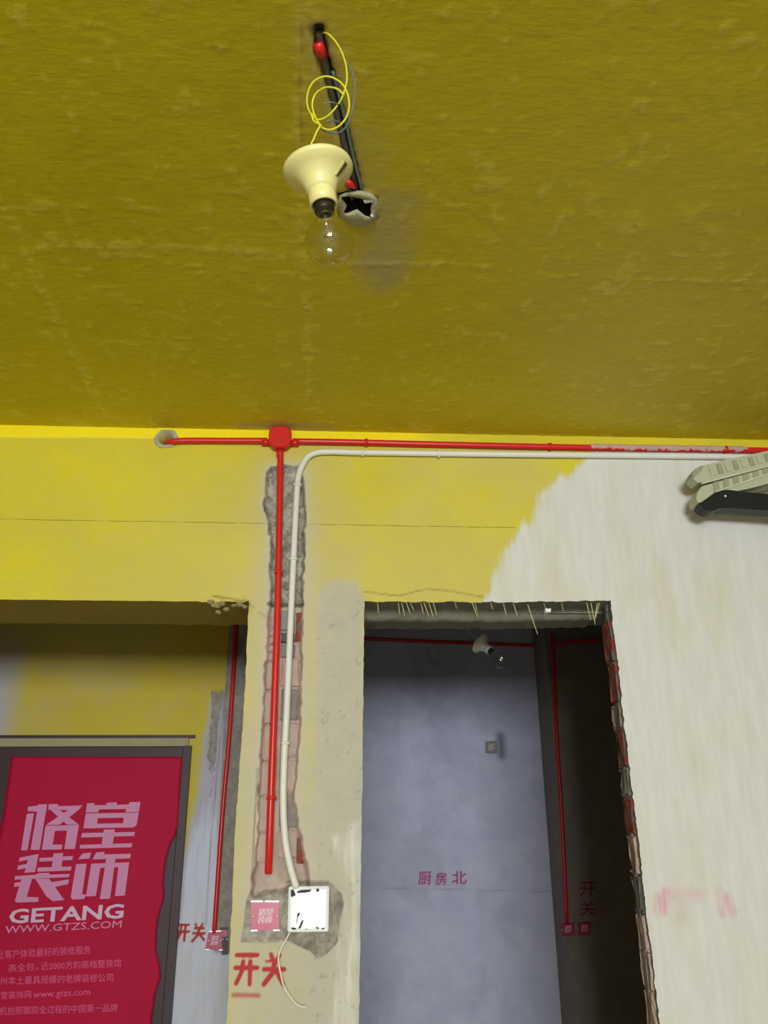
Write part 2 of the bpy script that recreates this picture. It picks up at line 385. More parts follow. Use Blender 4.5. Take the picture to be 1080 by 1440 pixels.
gap = strokes(X, Z, [([(378, 849), (425, 849)], 3*px), ([(362, 1080), (353, 1255)], .7*px), ([(404, 1241), (462, 1241)], 1.6*px)], W, .003)
crk = np.maximum(crk, gap); crk = np.maximum(crk, (.30+.15*n1)*sstep(.004, -.006, sdm)*sstep(W(396, 1290)[0], W(410, 1290)[0], X))
hole = sstep(.026, .022, np.hypot(X-W(234, 617)[0], Z-W(234, 617)[1]))
A = np.stack([yel, putty, mort, brick], -1); B = np.stack([halo, spray, pink, np.maximum(crk, hole)], -1)
# --- relief
Yd = -.002*(n1-.5)-.0015*(n2-.5)
rough_in = fbm(X, Z, 55, 31)-.5
Yd = Yd+inch*(.022+.030*rough_in*(.4+.6*upper))*sstep(.0, -.012, sdc)
Yd = Yd+(mort*(sdm < .004))*.003*(fbm(X, Z, 60, 33)-.5)
Yd -= .004*band; Yd += hole*.08; Yd -= .0012*putty
lump = poly_sd(X, Z, Wl([(290, 838), (350, 838), (352, 860), (290, 855)])); Yd += sstep(.01, -.01, lump)*.02*(fbm(X, Z, 45, 35)-.35)
wall_mat = wall_material('front_wall_paint', (220, 202, 22), (208, 192, 52), (194, 186, 164), (221, 218, 208), (188, 182, 162), (126, 120, 108), (196, 172, 162),
                         (*W(0, 730), *W(725, 742)))
me = grid_me('wall_front', np.stack([X, Yd, Z], -1), keep)
set_attr(me, 'ma', A.reshape(-1, 4)); set_attr(me, 'mb', B.reshape(-1, 4))
wall = struct(obj('wall_front', me, None, wall_mat))
simple('reveal_cement', (150, 146, 124), .92, .25, 18, .6)
simple('reveal_yellow', (176, 164, 60), .9, .2, 10, .4)
WT = .11                                     # brickwork thickness, the beams over the openings are deeper
def strip(name, line, ys, mat, drop=None, nz_=.004, seed=1):
    L = np.array(line); P = np.zeros((len(L), len(ys), 3))
    for k, y_ in enumerate(ys):
        P[:, k, 0] = L[:, 0]; P[:, k, 1] = y_ if k else L[:, 1]; P[:, k, 2] = L[:, 2]-(drop[k] if drop is not None else 0)
        if k:
            P[:, k, 0] += nz_*(fbm(L[:, 2], np.full(len(L), y_), 40, seed)-.5); P[:, k, 2] += nz_*(fbm(L[:, 0], np.full(len(L), y_), 40, seed+1)-.5)
    return struct(obj(name, grid_me(name, P), wall, mat))
col_pts = lambda i: [(PX[i, j], Yd[i, j], PZ[i, j]) for j in range(nh+1)]
row_pts = lambda a, b: [(PX[i, nh], Yd[i, nh], PZ[i, nh]) for i in range(a, b+1)]
strip('jamb', col_pts(c_[2]), [0, .05, WT], 'reveal_cement')
strip('jamb', col_pts(c_[3]), [0, .05, WT], 'reveal_cement')
strip('jamb', col_pts(c_[4]), [0, .03, .075], 'brick_grey', nz_=.006)
strip('jamb', col_pts(c_[1]), [0, .05, WT], 'reveal_cement')
strip('soffit', row_pts(c_[1], c_[2]), [0, .05, .1, .2, .28], 'reveal_yellow', [0, 0, 0, .0, .0], .003)
strip('soffit', row_pts(c_[3], c_[4]), [0, .04, .09, .145, .15, .2, .29], 'reveal_cement', [0, 0, 0, 0, .012, .012, .012], .004)
hzm = head0
def quadbox(name, x0, x1, y0, y1, z0, z1, mat, parent=None):
    return obj(name, box_me(name, ((x0+x1)/2, (y0+y1)/2, (z0+z1)/2), (x1-x0, y1-y0, z1-z0)), parent, mat)
struct(quadbox('beam', XL, -.27, .13, .278, hzm+.012, H-.002, 'plain_plaster', wall))
struct(quadbox('beam', -.02, XR, .13, .286, hzm+.004, H-.002, 'cement', wall))
struct(quadbox('pier_core', -.245, .075, .05, WT, 0, hzm+.05, 'cement', wall))
struct(quadbox('wall_core', .86, XR, .04, .06, 0, hzm+.05, 'cement', wall))
struct(quadbox('wall_core', XL, E0-.01, .05, WT, 0, hzm+.05, 'cement', wall))

# bricks bared in the chase and along the broken jamb: pieces of the front wall
def brick(c, s, mat, seed, rough=.0035):
    return obj('brick', box_me('brick', c, s, .003, rough, seed, 1), wall, mat)
def chase_brick(u0, v0, u1, v1, mat, depth=.012, seed=0):
    a = on_y(u0, v1, 0); b = on_y(u1, v0, 0)
    brick(((a[0]+b[0])/2, depth+.018, (a[2]+b[2])/2), (b[0]-a[0], .03, b[2]-a[2]), mat, seed, .0028)
for k, (v0, v1) in enumerate([(860, 880), (882, 892), (894, 904), (906, 915), (917, 927)]): chase_brick(379-k*.4, v0, 388, v1, 'brick_pale', .010, k)
for k, (v0, v1) in enumerate([(930, 968), (972, 1016), (1020, 1068), (1072, 1118), (1122, 1168), (1172, 1212)]):
    dx = -(v0-930)*.075
    chase_brick(375+dx*.9, v0, 386+dx*.3, v1, 'brick_pale', .010, 20+k)
    chase_brick(395+dx*.2, v0-4, 420+dx*.15, v1-5, 'brick_pale' if k % 3 != 1 else 'brick_grey', .012, 30+k)
for k, (v0, v1, mt) in enumerate([(857, 885, 'cement'), (889, 902, 'cement_dark'), (905, 923, 'brick_grey')]): chase_brick(395, v0, 414, v1, mt, .008, 50+k)
chase_brick(415, 860, 424, 900, 'brick_red', .014, 60); chase_brick(417, 1178, 428, 1214, 'brick_red', .012, 61)
seq = [(872, 926, 'brick_red'), (931, 984, 'brick_red'), (989, 1020, 'brick_grey'), (1025, 1075, 'brick_red'), (1080, 1117, 'brick_grey'), (1123, 1170, 'brick_red'),
       (1176, 1228, 'brick_pale'), (1235, 1284, 'cement_dark'), (1290, 1338, 'brick_pale'), (1343, 1392, 'brick_pale'), (1397, 1450, 'brick_pale')]
for k, (v0, v1, mt) in enumerate(seq):
    um = float(np.interp((v0+v1)/2, [845, 900, 1060, 1230, 1440], [858, 864, 883, 903, 928]))
    a = on_y(um, v1, 0); b = on_y(um, v0, 0)
    zz = (a[2]+b[2])/2; xx = float(e3(zz))
    brick((xx+.014, .046, zz), (.036, .066+.008*random.uniform(-1, 1), b[2]-a[2]), mt, 70+k, .006)
# mortar ring round the pipe hole, plaster lumps and drips on the heads
hc_ = W(234, 617); RO = []
for k in range(28):
    a = 2*math.pi*k/28; RO.append((hc_[0]+math.cos(a)*(.040+.004*random.uniform(-1, 1)), hc_[1]+math.sin(a)*(.036+.003*random.uniform(-1, 1))))
V = []; Fc = []
for k, (x_, z_) in enumerate(RO):
    a = 2*math.pi*k/28
    V += [(x_, -.001, z_), (x_*.85+hc_[0]*.15, -.009, z_*.85+hc_[1]*.15), (hc_[0]+.026*math.cos(a), -.008, hc_[1]+.026*math.sin(a)), (hc_[0]+.023*math.cos(a), .06, hc_[1]+.023*math.sin(a))]
for k in range(28):
    for q in range(3): Fc.append((k*4+q, ((k+1) % 28)*4+q, ((k+1) % 28)*4+q+1, k*4+q+1))
simple('ring_mortar', (176, 172, 140), .9, .15, 40, .4)
obj('mortar_ring', mesh('mortar_ring', V, Fc, True), wall, 'ring_mortar')
for k, (u, v, s) in enumerate([(296, 846, 7), (303, 850, 9), (311, 848, 7), (318, 856, 6), (306, 860, 6), (336, 849, 7), (343, 852, 6), (328, 851, 5)]):
    p = on_y(u, v, -.004); sz = s*.0021
    bm = bmesh.new(); bmesh.ops.create_icosphere(bm, subdivisions=2, radius=1.0); rr_ = random.Random(90+k)
    for v_ in bm.verts: v_.co *= rr_.uniform(.75, 1.15); v_.co = Vector((p[0]+v_.co.x*sz*.85, p[1]+.008+v_.co.y*.010, p[2]+v_.co.z*sz*.55))
    lm = bpy.data.meshes.new('plaster_lump'); bm.to_mesh(lm); bm.free(); obj('plaster_lump', lm, wall, 'plaster_lump')
dr = []
for (u, v, du, L) in [(531, 848, 1, 14), (560, 848, 2, 16), (565, 848, 4, 18), (571, 847, 6, 16), (577, 848, 5, 10), (592, 848, 3, 15), (596, 847, 7, 20), (603, 848, 6, 19), (609, 847, 5, 18), (664, 848, 8, 20), (668, 848, 3, 12), (708, 849, 4, 16), (722, 849, 6, 18), (742, 850, 14, 42), (825, 848, 6, 24), (831, 848, 6, 30), (840, 848, -4, 26), (843, 848, -6, 20), (640, 848, 2, 8), (690, 848, 3, 9), (765, 849, 3, 9), (790, 849, 2, 10)]:
    a = on_y(u, v, -.002); b = on_y(u+du, v+L, .02)
    a2 = (a+b)/2+np.array([.001, .004, 0]); dr.append(tube('d', [a, a2, b], [.0014, .0016, .0009], 6))
d_ = obj('paint_drips', join_me('paint_drips', dr), wall, 'drip'); d_['kind'] = 'stuff'
p = on_y(770, 859, .02); obj('plaster_crumb', box_me('plaster_crumb', (p[0], p[1], p[2]), (.016, .02, .011), .002, .002, 5, 1), wall, 'white_cover')

# ---- ceiling with its chase
def C(u, v):
    p = on_z(u, v, H); return (p[0], p[1])
xs = spaced([(XL, -1.0, .1), (-1.0, 1.46, .006), (1.46, XR, .1)]); ys = spaced([(RY, -1.75, .12), (-1.75, 0.02, .006)])
XX, YY = np.meshgrid(xs, ys, indexing='ij')
a1 = fbm(XX, YY, 8, 41); a2 = fbm(XX, YY, 35, 42); a3 = fbm(XX, YY, 2.5, 43)
groove = Wl([(447, 42), (452, 75), (462, 105), (478, 170), (490, 215), (503, 272)], C)
gd = line_d(XX, YY, groove)+.006*(a2-.5)+.005*(a1-.5)
gm = sstep(.0135, .006, gd)
boxc = C(505, 288); boxh = poly_sd(XX, YY, Wl([(476, 273), (494, 271), (506, 274), (514, 274), (529, 279), (527, 293), (528, 309), (514, 309), (502, 302), (489, 306), (478, 304), (480, 289)], C))
bh = sstep(.003, -.004, boxh)
ringd = np.hypot((XX-C(504, 292)[0])*1.0, (YY-C(504, 292)[1])*.85)+.012*(a1-.5)
ring = sstep(.052, .040, ringd)
grey = poly_sd(XX, YY, Wl([(505, 300), (535, 270), (580, 285), (578, 330), (560, 400), (535, 410), (505, 370)], C))
greym = sstep(.05, -.05, grey+.08*(a1-.5))*.75
greym = np.maximum(greym, .55*np.exp(-np.maximum(gd-.015, 0)/.02)*sstep(C(0, 300)[1]*0-2, -1.9, YY))
greym = np.maximum(greym, .4*sstep(.09, .0, line_d(XX, YY, Wl([(505, 200), (520, 260)], C)))*a1*1.3)
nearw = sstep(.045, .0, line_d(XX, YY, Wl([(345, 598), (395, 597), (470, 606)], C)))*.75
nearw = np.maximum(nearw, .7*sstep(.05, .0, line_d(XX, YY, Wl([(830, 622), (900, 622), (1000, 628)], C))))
def seam(pts, wdt, amp, seed):
    d = line_d(XX, YY, Wl(pts, C)); n_ = fbm(XX, YY, 22, seed); r = fbm(XX, YY, 70, seed+3)
    return sstep(wdt, 0, np.abs(d+.03*(n_-.5)))*sstep(.35, .62, r)*amp
sm = seam([(60, 345), (200, 345), (300, 352), (420, 360)], .03, 1, 51)
sm = np.maximum(sm, seam([(500, 371), (640, 371), (760, 385), (900, 392), (1100, 398)], .010, 1.2, 57))
sm = np.maximum(sm, seam([(-30, 240), (20, 320), (60, 410), (105, 500), (150, 590)], .022, 1, 61))
sm = np.maximum(sm, seam([(425, 0), (420, 120), (424, 330), (432, 440), (436, 560)], .018, 1, 67))
sm = np.maximum(sm, seam([(440, 592), (560, 604), (700, 610), (860, 616)], .012, 1.3, 71))
sm = np.maximum(sm, .65*sstep(.665, .745, fbm(XX*1.0, YY*1.6, 20, 75))*sstep(.45, .6, fbm(XX, YY, 4, 77)))
sm = np.maximum(sm, .6*sstep(.70, .76, fbm(XX*1.6, YY*1.1, 22, 79)))
hair = strokes(XX, YY, [([(585, 230), (650, 290), (722, 344)], .001), ([(425, 20), (421, 130), (425, 200)], .0015)], C, .003)*.45
Zd = H+0*XX+.002*(a1-.5)+.0015*(a2-.5)-.0015*sm+gm*.020*(.7+.6*a2)+bh*.060-.004*ring*(1-bh)*(.5+a2)
t = NT('ceiling_paint')
y_, g_, d_k, s_ = t.attr('ma')
big = t.noise(2.2, 4); mid = t.noise(16, 5, .6); fine = t.noise(70, 5, .7); brush = t.noise(26, 4, .6, (1.0, 3.2, 1))
c = t.mix(t.ramp(big, .3, .7), lin((200, 180, 12)), lin((208, 188, 20)))
c = t.mix(t.ramp(brush, .3, .75, 0, .35), c, lin((176, 160, 14)))
c = t.mix(t.ramp(mid, .62, .8, 0, .2), c, lin((206, 192, 50)))
c = t.mix(t.math('MULTIPLY', s_, t.ramp(fine, .3, .65, .3, .85)), c, lin((222, 206, 80)))
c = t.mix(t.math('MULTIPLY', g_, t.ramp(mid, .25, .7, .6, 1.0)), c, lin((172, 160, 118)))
c = t.mix(d_k, c, lin((100, 88, 70)))
t.base(c, .55, .4); t.bump(t.math('ADD', t.math('MULTIPLY', brush, .6), t.math('MULTIPLY', fine, .4)), .45, .004); M['ceiling_paint'] = t.m
me = grid_me('ceiling', np.stack([XX, YY, Zd], -1)[::-1])
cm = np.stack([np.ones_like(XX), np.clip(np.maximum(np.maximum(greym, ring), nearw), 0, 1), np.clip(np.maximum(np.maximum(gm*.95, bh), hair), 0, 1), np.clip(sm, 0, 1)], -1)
set_attr(me, 'ma', cm[::-1].reshape(-1, 4))
ceil = struct(obj('ceiling', me, None, 'ceiling_paint'))
struct(quadbox('slab', XL, XR, RY, 0.02, H+.10, H+.2, 'cement', ceil))

# ---- other walls and the floor
struct(quadbox('floor', XL-.1, XR+.1, RY-.1, KY+.1, -.1, 0, 'concrete_floor'))
struct(quadbox('wall_left', XL-.1, XL, RY-.1, HY+.1, 0, H, 'plain_plaster'))
struct(quadbox('wall_right', XR, XR+.1, RY-.1, KY+.1, 0, H, 'plain_plaster'))
wr = thing('wall_rear', 'rear wall', 'wall'); del wr['label']; del wr['category']; struct(wr)
for (a, b, z0, z1) in [(XL, WIN[0], 0, H), (WIN[1], XR, 0, H), (WIN[0], WIN[1], 0, WIN[2]), (WIN[0], WIN[1], WIN[3], H)]:
    struct(quadbox('wall_section', a, b, RY-.15, RY, z0, z1, 'plain_plaster', wr))
wn = thing('window_1', 'window', 'window'); del wn['label']; del wn['category']; struct(wn)
for (a, b, z0, z1) in [(WIN[0], WIN[0]+.05, WIN[2], WIN[3]), (WIN[1]-.05, WIN[1], WIN[2], WIN[3]), (WIN[0]+.05, WIN[1]-.05, WIN[2], WIN[2]+.05), (WIN[0]+.05, WIN[1]-.05, WIN[3]-.05, WIN[3]), ((WIN[0]+WIN[1])/2-.03, (WIN[0]+WIN[1])/2+.03, WIN[2]+.05, WIN[3]-.05)]:
    quadbox('window_frame', a, b, RY-.12, RY-.07, z0, z1, 'white_plastic', wn)
quadbox('pane', WIN[0]+.05, (WIN[0]+WIN[1])/2-.03, RY-.10, RY-.094, WIN[2]+.05, WIN[3]-.05, 'thin_glass', wn)
quadbox('pane', (WIN[0]+WIN[1])/2+.03, WIN[1]-.05, RY-.10, RY-.094, WIN[2]+.05, WIN[3]-.05, 'thin_glass', wn)
PART = (-.12, -.02)
struct(quadbox('wall_partition', PART[0], PART[1], WT, KY, 0, H, 'cement'))
simple('kitchen_ceiling', (150, 148, 140), .9, .1, 5); struct(quadbox('ceiling_kitchen', PART[1], XR, .29, KY, H, H+.1, 'kitchen_ceiling'))
struct(quadbox('ceiling_hall', XL, PART[0], .28, HY, H, H+.1, 'plain_plaster'))

# ---- hall rear wall with its masks
def Wh(u, v): p = on_y(u, v, HY); return (p[0], p[2])
xs = spaced([(XL, -1.75, .1), (-1.75, PART[0], .006)]); zs = spaced([(0, .85, .06), (.85, H, .006)])
XX, ZZ = np.meshgrid(xs, zs, indexing='ij'); b1 = fbm(XX, ZZ, 8, 81); b2 = fbm(XX, ZZ, 40, 82); b3 = fbm(XX, ZZ, 3, 83)
yel = np.full(XX.shape, .95)-.15*sstep(.4, .7, b3)
yel -= .8*sstep(.10, -.05, XX-Wh(8, 1000)[0])*sstep(Wh(0, 900)[1]+.1, Wh(0, 960)[1], ZZ)
st_ = poly_sd(XX, ZZ, Wl([(297, 983), (318, 983), (330, 850), (360, 850), (345, 1500), (215, 1500), (242, 1330), (258, 1200), (280, 1110), (288, 1040)], Wh))
yel -= .95*sstep(.02, -.02, st_+.03*(b1-.5))
taupe = poly_sd(XX, ZZ, Wl([(322, 870), (372, 870), (360, 1340), (301, 1340), (306, 1200), (314, 1000)], Wh))
gch = poly_sd(XX, ZZ, Wl([(298, 970), (316, 968), (314, 984), (306, 1020), (303, 1065), (296, 1090), (292, 1060), (298, 1000)], Wh))
mo_h = np.maximum(.78*sstep(.012, -.012, taupe), sstep(.006, -.006, gch+.03*(b2-.5)))
mo_h = np.maximum(mo_h, .9*strokes(XX, ZZ, [([(305, 975), (304, 1070), (295, 1120)], .004)], Wh, .006)*sstep(.35, .6, b2))
putty_h = .75*sstep(.03, -.05, st_)*sstep(Wh(0, 1060)[1], Wh(0, 1190)[1], ZZ)*(1-sstep(.01, -.01, taupe))
hp = .0032
spray_h = strokes(XX, ZZ, [([(250, 1300.5), (266, 1300.5)], 1.5*hp), ([(247, 1311), (266, 1310)], 1.5*hp), ([(255, 1301), (254, 1312), (248, 1323)], 1.5*hp), ([(261, 1301), (259, 1323)], 1.5*hp),
                                ([(275, 1299), (277, 1305)], 1.3*hp), ([(285, 1299), (282, 1305)], 1.3*hp), ([(274, 1305.5), (287, 1305.5)], 1.4*hp), ([(271, 1312.5), (288, 1312.5)], 1.4*hp), ([(280, 1305), (279, 1314), (270, 1324)], 1.6*hp), ([(281, 1314), (287, 1322)], 1.5*hp)], Wh, .004)
spray_h = np.maximum(spray_h, .22*strokes(XX, ZZ, [([(252, 1331), (286, 1332)], 2*hp)], Wh, .012))
crk_h = strokes(XX, ZZ, [([(318, 960), (306, 1080), (296, 1190), (290, 1300)], .6*hp)], Wh, .004)*.8
hall_mat = wall_material('hall_wall_paint', (214, 190, 24), (206, 184, 40), (186, 182, 192), (212, 213, 226), (166, 158, 142), (140, 132, 122), (186, 146, 128))
Yh = HY-.002*(b1-.5)+sstep(.006, -.006, gch)*.012*b2
me = grid_me('wall_hall', np.stack([XX, Yh, ZZ], -1))
zr0 = np.zeros_like(XX)
set_attr(me, 'ma', np.stack([np.clip(yel, 0, 1), putty_h, mo_h, zr0], -1).reshape(-1, 4)); set_attr(me, 'mb', np.stack([zr0, spray_h, zr0, crk_h], -1).reshape(-1, 4))
whall = struct(obj('wall_hall', me, None, hall_mat))
struct(quadbox('wall_core', XL, PART[0], HY+.02, HY+.12, 0, H, 'cement', whall))

# ---- kitchen rear wall, and the column in its corner
def Wk(u, v): p = on_y(u, v, KY); return (p[0], p[2])
xs = spaced([(PART[1], 1.75, .008), (1.75, XR, .07)]); zs = spaced([(0, .7, .06), (.7, H, .008)])
XX, ZZ = np.meshgrid(xs, zs, indexing='ij'); k1 = fbm(XX, ZZ, 5, 91); k2 = fbm(XX, ZZ, 30, 92)
kp = .0043
dkp = strokes(XX, ZZ, [([(704, 1036), (706, 1062)], 5*kp)], Wk, .03)*.8
dkp = np.maximum(dkp, .5*strokes(XX, ZZ, [([(600, 912), (606, 930), (616, 932)], 2*kp)], Wk, .03))
dkp = np.maximum(dkp, .14*sstep(.58, .75, fbm(XX, ZZ, 4, 95)))
mag = strokes(XX, ZZ, [([(590, 1228), (604, 1227)], 1*kp), ([(590, 1228), (589, 1243)], 1*kp), ([(594, 1232), (599, 1232), (599, 1237), (594, 1237), (594, 1232)], .8*kp), ([(593, 1241), (600, 1240)], .8*kp), ([(601, 1233), (606, 1233)], .8*kp), ([(604, 1230), (604, 1243), (602, 1243)], .9*kp),
                               ([(618, 1226), (620, 1228)], 1*kp), ([(614, 1230), (626, 1230), (626, 1234), (614, 1234)], .8*kp), ([(614, 1230), (613, 1243)], .9*kp), ([(616, 1238), (627, 1237)], .8*kp), ([(621, 1237), (616, 1244)], .8*kp), ([(621, 1239), (626, 1240), (625, 1244)], .8*kp),
                               ([(643, 1225), (643, 1242)], 1.2*kp), ([(637, 1231), (643, 1230)], 1*kp), ([(636, 1241), (643, 1238)], 1*kp), ([(648, 1225), (648, 1240), (655, 1240), (655, 1237)], 1.2*kp), ([(648, 1232), (654, 1228)], 1*kp)], Wk, .005)
t = NT('kitchen_cement')
dk, mg, ln, _a = t.attr('ma')
mid = t.noise(9, 5, .6); fine = t.noise(50, 5, .65)
c = t.mix(t.ramp(mid, .3, .7), lin((200, 200, 222)), lin((214, 213, 232)))
c = t.mix(t.ramp(fine, .62, .75, 0, .3), c, lin((214, 213, 222)))
c = t.mix(dk, c, lin((84, 82, 88)))
c = t.mix(t.math('MULTIPLY', ln, .4), c, lin((100, 98, 108)))
c = t.mix(t.math('MULTIPLY', mg, .85), c, lin((190, 56, 120)))
t.base(c, .85, .3); t.bump(fine, .25, .004); M['kitchen_cement'] = t.m
lnm = strokes(XX, ZZ, [([(500, 1248), (780, 1254)], .4*kp)], Wk, .004)
me = grid_me('wall_kitchen', np.stack([XX, KY-.003*(k1-.5)-.002*(k2-.5), ZZ], -1))
set_attr(me, 'ma', np.stack([dkp, .3*mag, lnm, np.ones_like(XX)], -1).reshape(-1, 4))
wk = struct(obj('wall_kitchen', me, None, 'kitchen_cement'))
struct(quadbox('wall_core', PART[1], XR, KY+.02, KY+.12, 0, H, 'cement', wk))
for ch_, u0_, u1_, v_ in (('厨', 588.5, 606.5, 1244.5), ('房', 613, 628, 1245), ('北', 636, 656, 1243.5)):
    obj('stencil_lettering', text_me('stencil_lettering', ch_, (u0_, v_), (u1_, v_-.3), 18.5, KY-.005, .006), wk, 'magenta_stencil')
KC = 2.20
cx0 = float(on_y(783, 1100, KC)[0])
wc = struct(quadbox('wall_column', cx0, XR, KC, KY-.006, 0, H, 'brown_cement'))
for ch_, v_ in (('开', 1261), ('关', 1288)):
    obj('stencil_lettering', text_me('stencil_lettering', ch_, (815, v_), (837, v_-.5), 21, KC-.002, .006), wc, 'stencil_red')

# ================================================================== THINGS
# ---- red conduits along the wall
PR = .0102
def clip_me(p, along, r=PR, wid=.010):
    p = np.array(p); al = np.array(along, float); al /= np.linalg.norm(al); V = []; Fc = []; n = 14
    for s in (-.5, .5):
        for rr in (r+.0006, r+.0032):
            for k in range(n+1):
                a = math.pi*(-.12+1.24*k/n); out = np.array([0, -1, 0]); side = np.cross(al, out)
                V.append(p+al*s*wid+out*math.sin(a)*rr+side*math.cos(a)*rr)
    q = n+1
    for k in range(n):
        for a, b in ((0, 1), (1, 3), (3, 2), (2, 0)): Fc.append((a*q+k, b*q+k, b*q+k+1, a*q+k+1))
    return mesh('clip', V, Fc, True)
YP = -.0125
def wp(u, v, y=YP): return on_y(u, v, y)
def conduit(name, label, pts, mat, clips, r=PR, smooth=8, clipmat=None):
    P = spline(pts, smooth) if len(pts) > 2 else pts
    root = thing(name, label, 'pipe', P[len(P)//2])
    kid('pipe', tube('pipe', P, r, 14), root, mat)
    for (u, v, al_) in clips: kid('clip', clip_me(wp(u, v), al_, r), root, clipmat or mat)
    return root
conduit('red_conduit', 'short red conduit curving from the mortar-ringed wall hole to the junction box', [wp(236, 621, .05), wp(237, 621.5, .01), wp(241, 621.5, -.008), wp(250, 620.2, -.0125), wp(270, 619.6), wp(330, 619.8), wp(376, 619.8, -.0145)], 'red_plastic', [])
conduit('red_conduit', 'long red conduit running along the ceiling line from the junction box past the white putty', [wp(412, 620.5, -.0145), wp(500, 622), wp(620, 625), wp(830, 629.5), wp(1000, 632), wp(1150, 635)], 'red_plastic', [(515, 622.3, (1, 0, 0)), (773, 628.3, (1, 0, 0)), (1020, 632.5, (1, 0, 0))])
conduit('red_conduit', 'vertical red conduit dropping from the junction box down the broken chase', [wp(394.5, 634, -.018), wp(394, 660, -.0135), wp(393, 720, -.0125), wp(390.5, 850), wp(386.5, 970), wp(382.5, 1080, -.012), wp(379, 1180, -.006), wp(377.3, 1228, .016)], 'red_plastic', [(391.6, 805, (0, 0, 1)), (381.6, 1122, (0, 0, 1))])
# overspray of grey plaster dust on the long conduit: a sleeve of splashes
simple('splash', (198, 160, 148), .8, .25, 60, .4)
sp_me = []
for k in range(110):
    u = 832+k*1.95+random.uniform(-2, 2)
    if u > 1046: break
    p = wp(u, 629.5+(u-830)*.0147-random.uniform(0, 1.0), YP); L = random.uniform(.008, .018)
    V = []; Fc = []; a0 = random.uniform(-.2, .6); a1_ = a0+random.uniform(1.7, 2.8)
    for i in range(6):
        for q in range(4):
            a = a0+(a1_-a0)*i/5; V.append(p+np.array([L*(q/3-.5)*random.uniform(.8, 1.2), -math.sin(a)*(PR+.0009), math.cos(a)*(PR+.0009)]))
    for i in range(5):
        for q in range(3): Fc.append((i*4+q, i*4+q+1, (i+1)*4+q+1, (i+1)*4+q))
    sp_me.append(mesh('s', V, Fc))
longc = [o for o in bpy.data.objects if o.get('label', '').startswith('long red')][0]
so = kid('plaster_splashes', join_me('plaster_splashes', sp_me), longc, 'splash'); so['kind'] = 'stuff'
# ---- red octagonal junction box
jc = on_y(394, 615.5, -.03)
jb = thing('junction_box', 'red octagonal plastic junction box where three red conduits meet under the ceiling', 'junction box', (jc[0], 0, jc[2]))
def octo(r, c, y):
    w_, h_, k_, e_ = r, r*1.06, r*.44, r*.10; pts = []
    for sx_, sz_ in ((1, 1), (-1, 1), (-1, -1), (1, -1)):
        q_ = [(w_, h_-k_-e_), (w_-e_*.4, h_-k_+e_*.4), (w_-k_+e_*.4, h_-e_*.4), (w_-k_-e_, h_)]
        if sx_*sz_ < 0: q_ = q_[::-1]
        pts += [(c[0]+sx_*a_, y, c[2]+sz_*b_) for a_, b_ in q_]
    return pts
def loft(name, rings, cap=True):
    n = len(rings[0]); V = [p for r in rings for p in r]; Fc = []
    for i in range(len(rings)-1):
        for k in range(n): Fc.append((i*n+k, i*n+(k+1) % n, (i+1)*n+(k+1) % n, (i+1)*n+k))
    if cap: Fc.append(tuple(range(n))); Fc.append(tuple(range((len(rings)-1)*n, len(rings)*n))[::-1])
    return mesh(name, V, Fc)
kid('box_body', loft('box_body', [octo(.034, jc, 0), octo(.034, jc, -.028)]), jb, 'red_plastic')
kid('cover', loft('cover', [octo(.0365, jc, -.028), octo(.0365, jc, -.036), octo(.033, jc, -.040)]), jb, 'red_plastic')
for sgn in (-1, 1):
    kid('collar', tube('collar', [(jc[0]+sgn*.034, -.0145, jc[2]-.010+.000*sgn), (jc[0]+sgn*.060, -.0145, jc[2]-.0105)], .0112, 14), jb, 'red_plastic')
kid('collar', tube('collar', [(jc[0], -.016, jc[2]-.034), (jc[0]-.0003, -.0155, jc[2]-.062)], .0112, 14), jb, 'red_plastic')
# ---- white conduit to the white box
conduit('white_conduit', 'long white conduit bending from the ceiling line down to the white box', [wp(1150, 644), wp(900, 641), wp(700, 639), wp(510, 636.6), wp(470, 635.5), wp(447, 636.5), wp(434, 642), wp(425, 655), wp(419, 675), wp(416, 720), wp(412, 800), wp(407.5, 900), wp(403, 1000), wp(399.5, 1070), wp(398.2, 1130), wp(401, 1180), wp(408, 1218), wp(417, 1249, -.010)], 'white_plastic',
        [(510, 636.8, (1, 0, 0)), (617, 638.3, (1, 0, 0)), (418.3, 682, (0, 0, 1)), (412.5, 786, (0, 0, 1)), (401.2, 1045, (0, 0, 1))], .0098, 10)
simple('screw', (225, 222, 215), .25, .1, metal=.8)
# ---- boxes
def rrect(x0, x1, z0, z1, r, y, n=4):
    out = []
    for cx, cz, a0 in ((x1-r, z1-r, 0), (x0+r, z1-r, 1), (x0+r, z0+r, 2), (x1-r, z0+r, 3)):
        for k in range(n+1):
            a = math.pi/2*(a0+k/n); out.append((cx+r*math.cos(a), y, cz+r*math.sin(a)))
    return out
def quad_at(cs, y): return [tuple(on_y(u, v, y)) for u, v in cs]
a = on_y(404, 1311, -.012); b = on_y(463, 1246, -.012)
wb = thing('white_switch_box', 'square white plastic box with peeling cover film beside the pink stickered plate', 'switch box', ((a[0]+b[0])/2, 0, (a[2]+b[2])/2))
kid('back_box', loft('back_box', [rrect(a[0]+.004, b[0]-.003, a[2]+.004, b[2]-.003, .004, .02), rrect(a[0]+.004, b[0]-.003, a[2]+.004, b[2]-.003, .004, -.008)]), wb, 'tear')
rim = [rrect(a[0], b[0], a[2], b[2], .006, -.006), rrect(a[0], b[0], a[2], b[2], .006, -.0125), rrect(a[0]+.003, b[0]-.003, a[2]+.003, b[2]-.003, .004, -.0145), rrect(a[0]+.008, b[0]-.008, a[2]+.008, b[2]-.008, .003, -.0125)]
kid('cover', loft('cover', rim), wb, 'white_cover')
def zb(X_, Y_): return (340+X_/7.714, 1230+Y_/7.714)
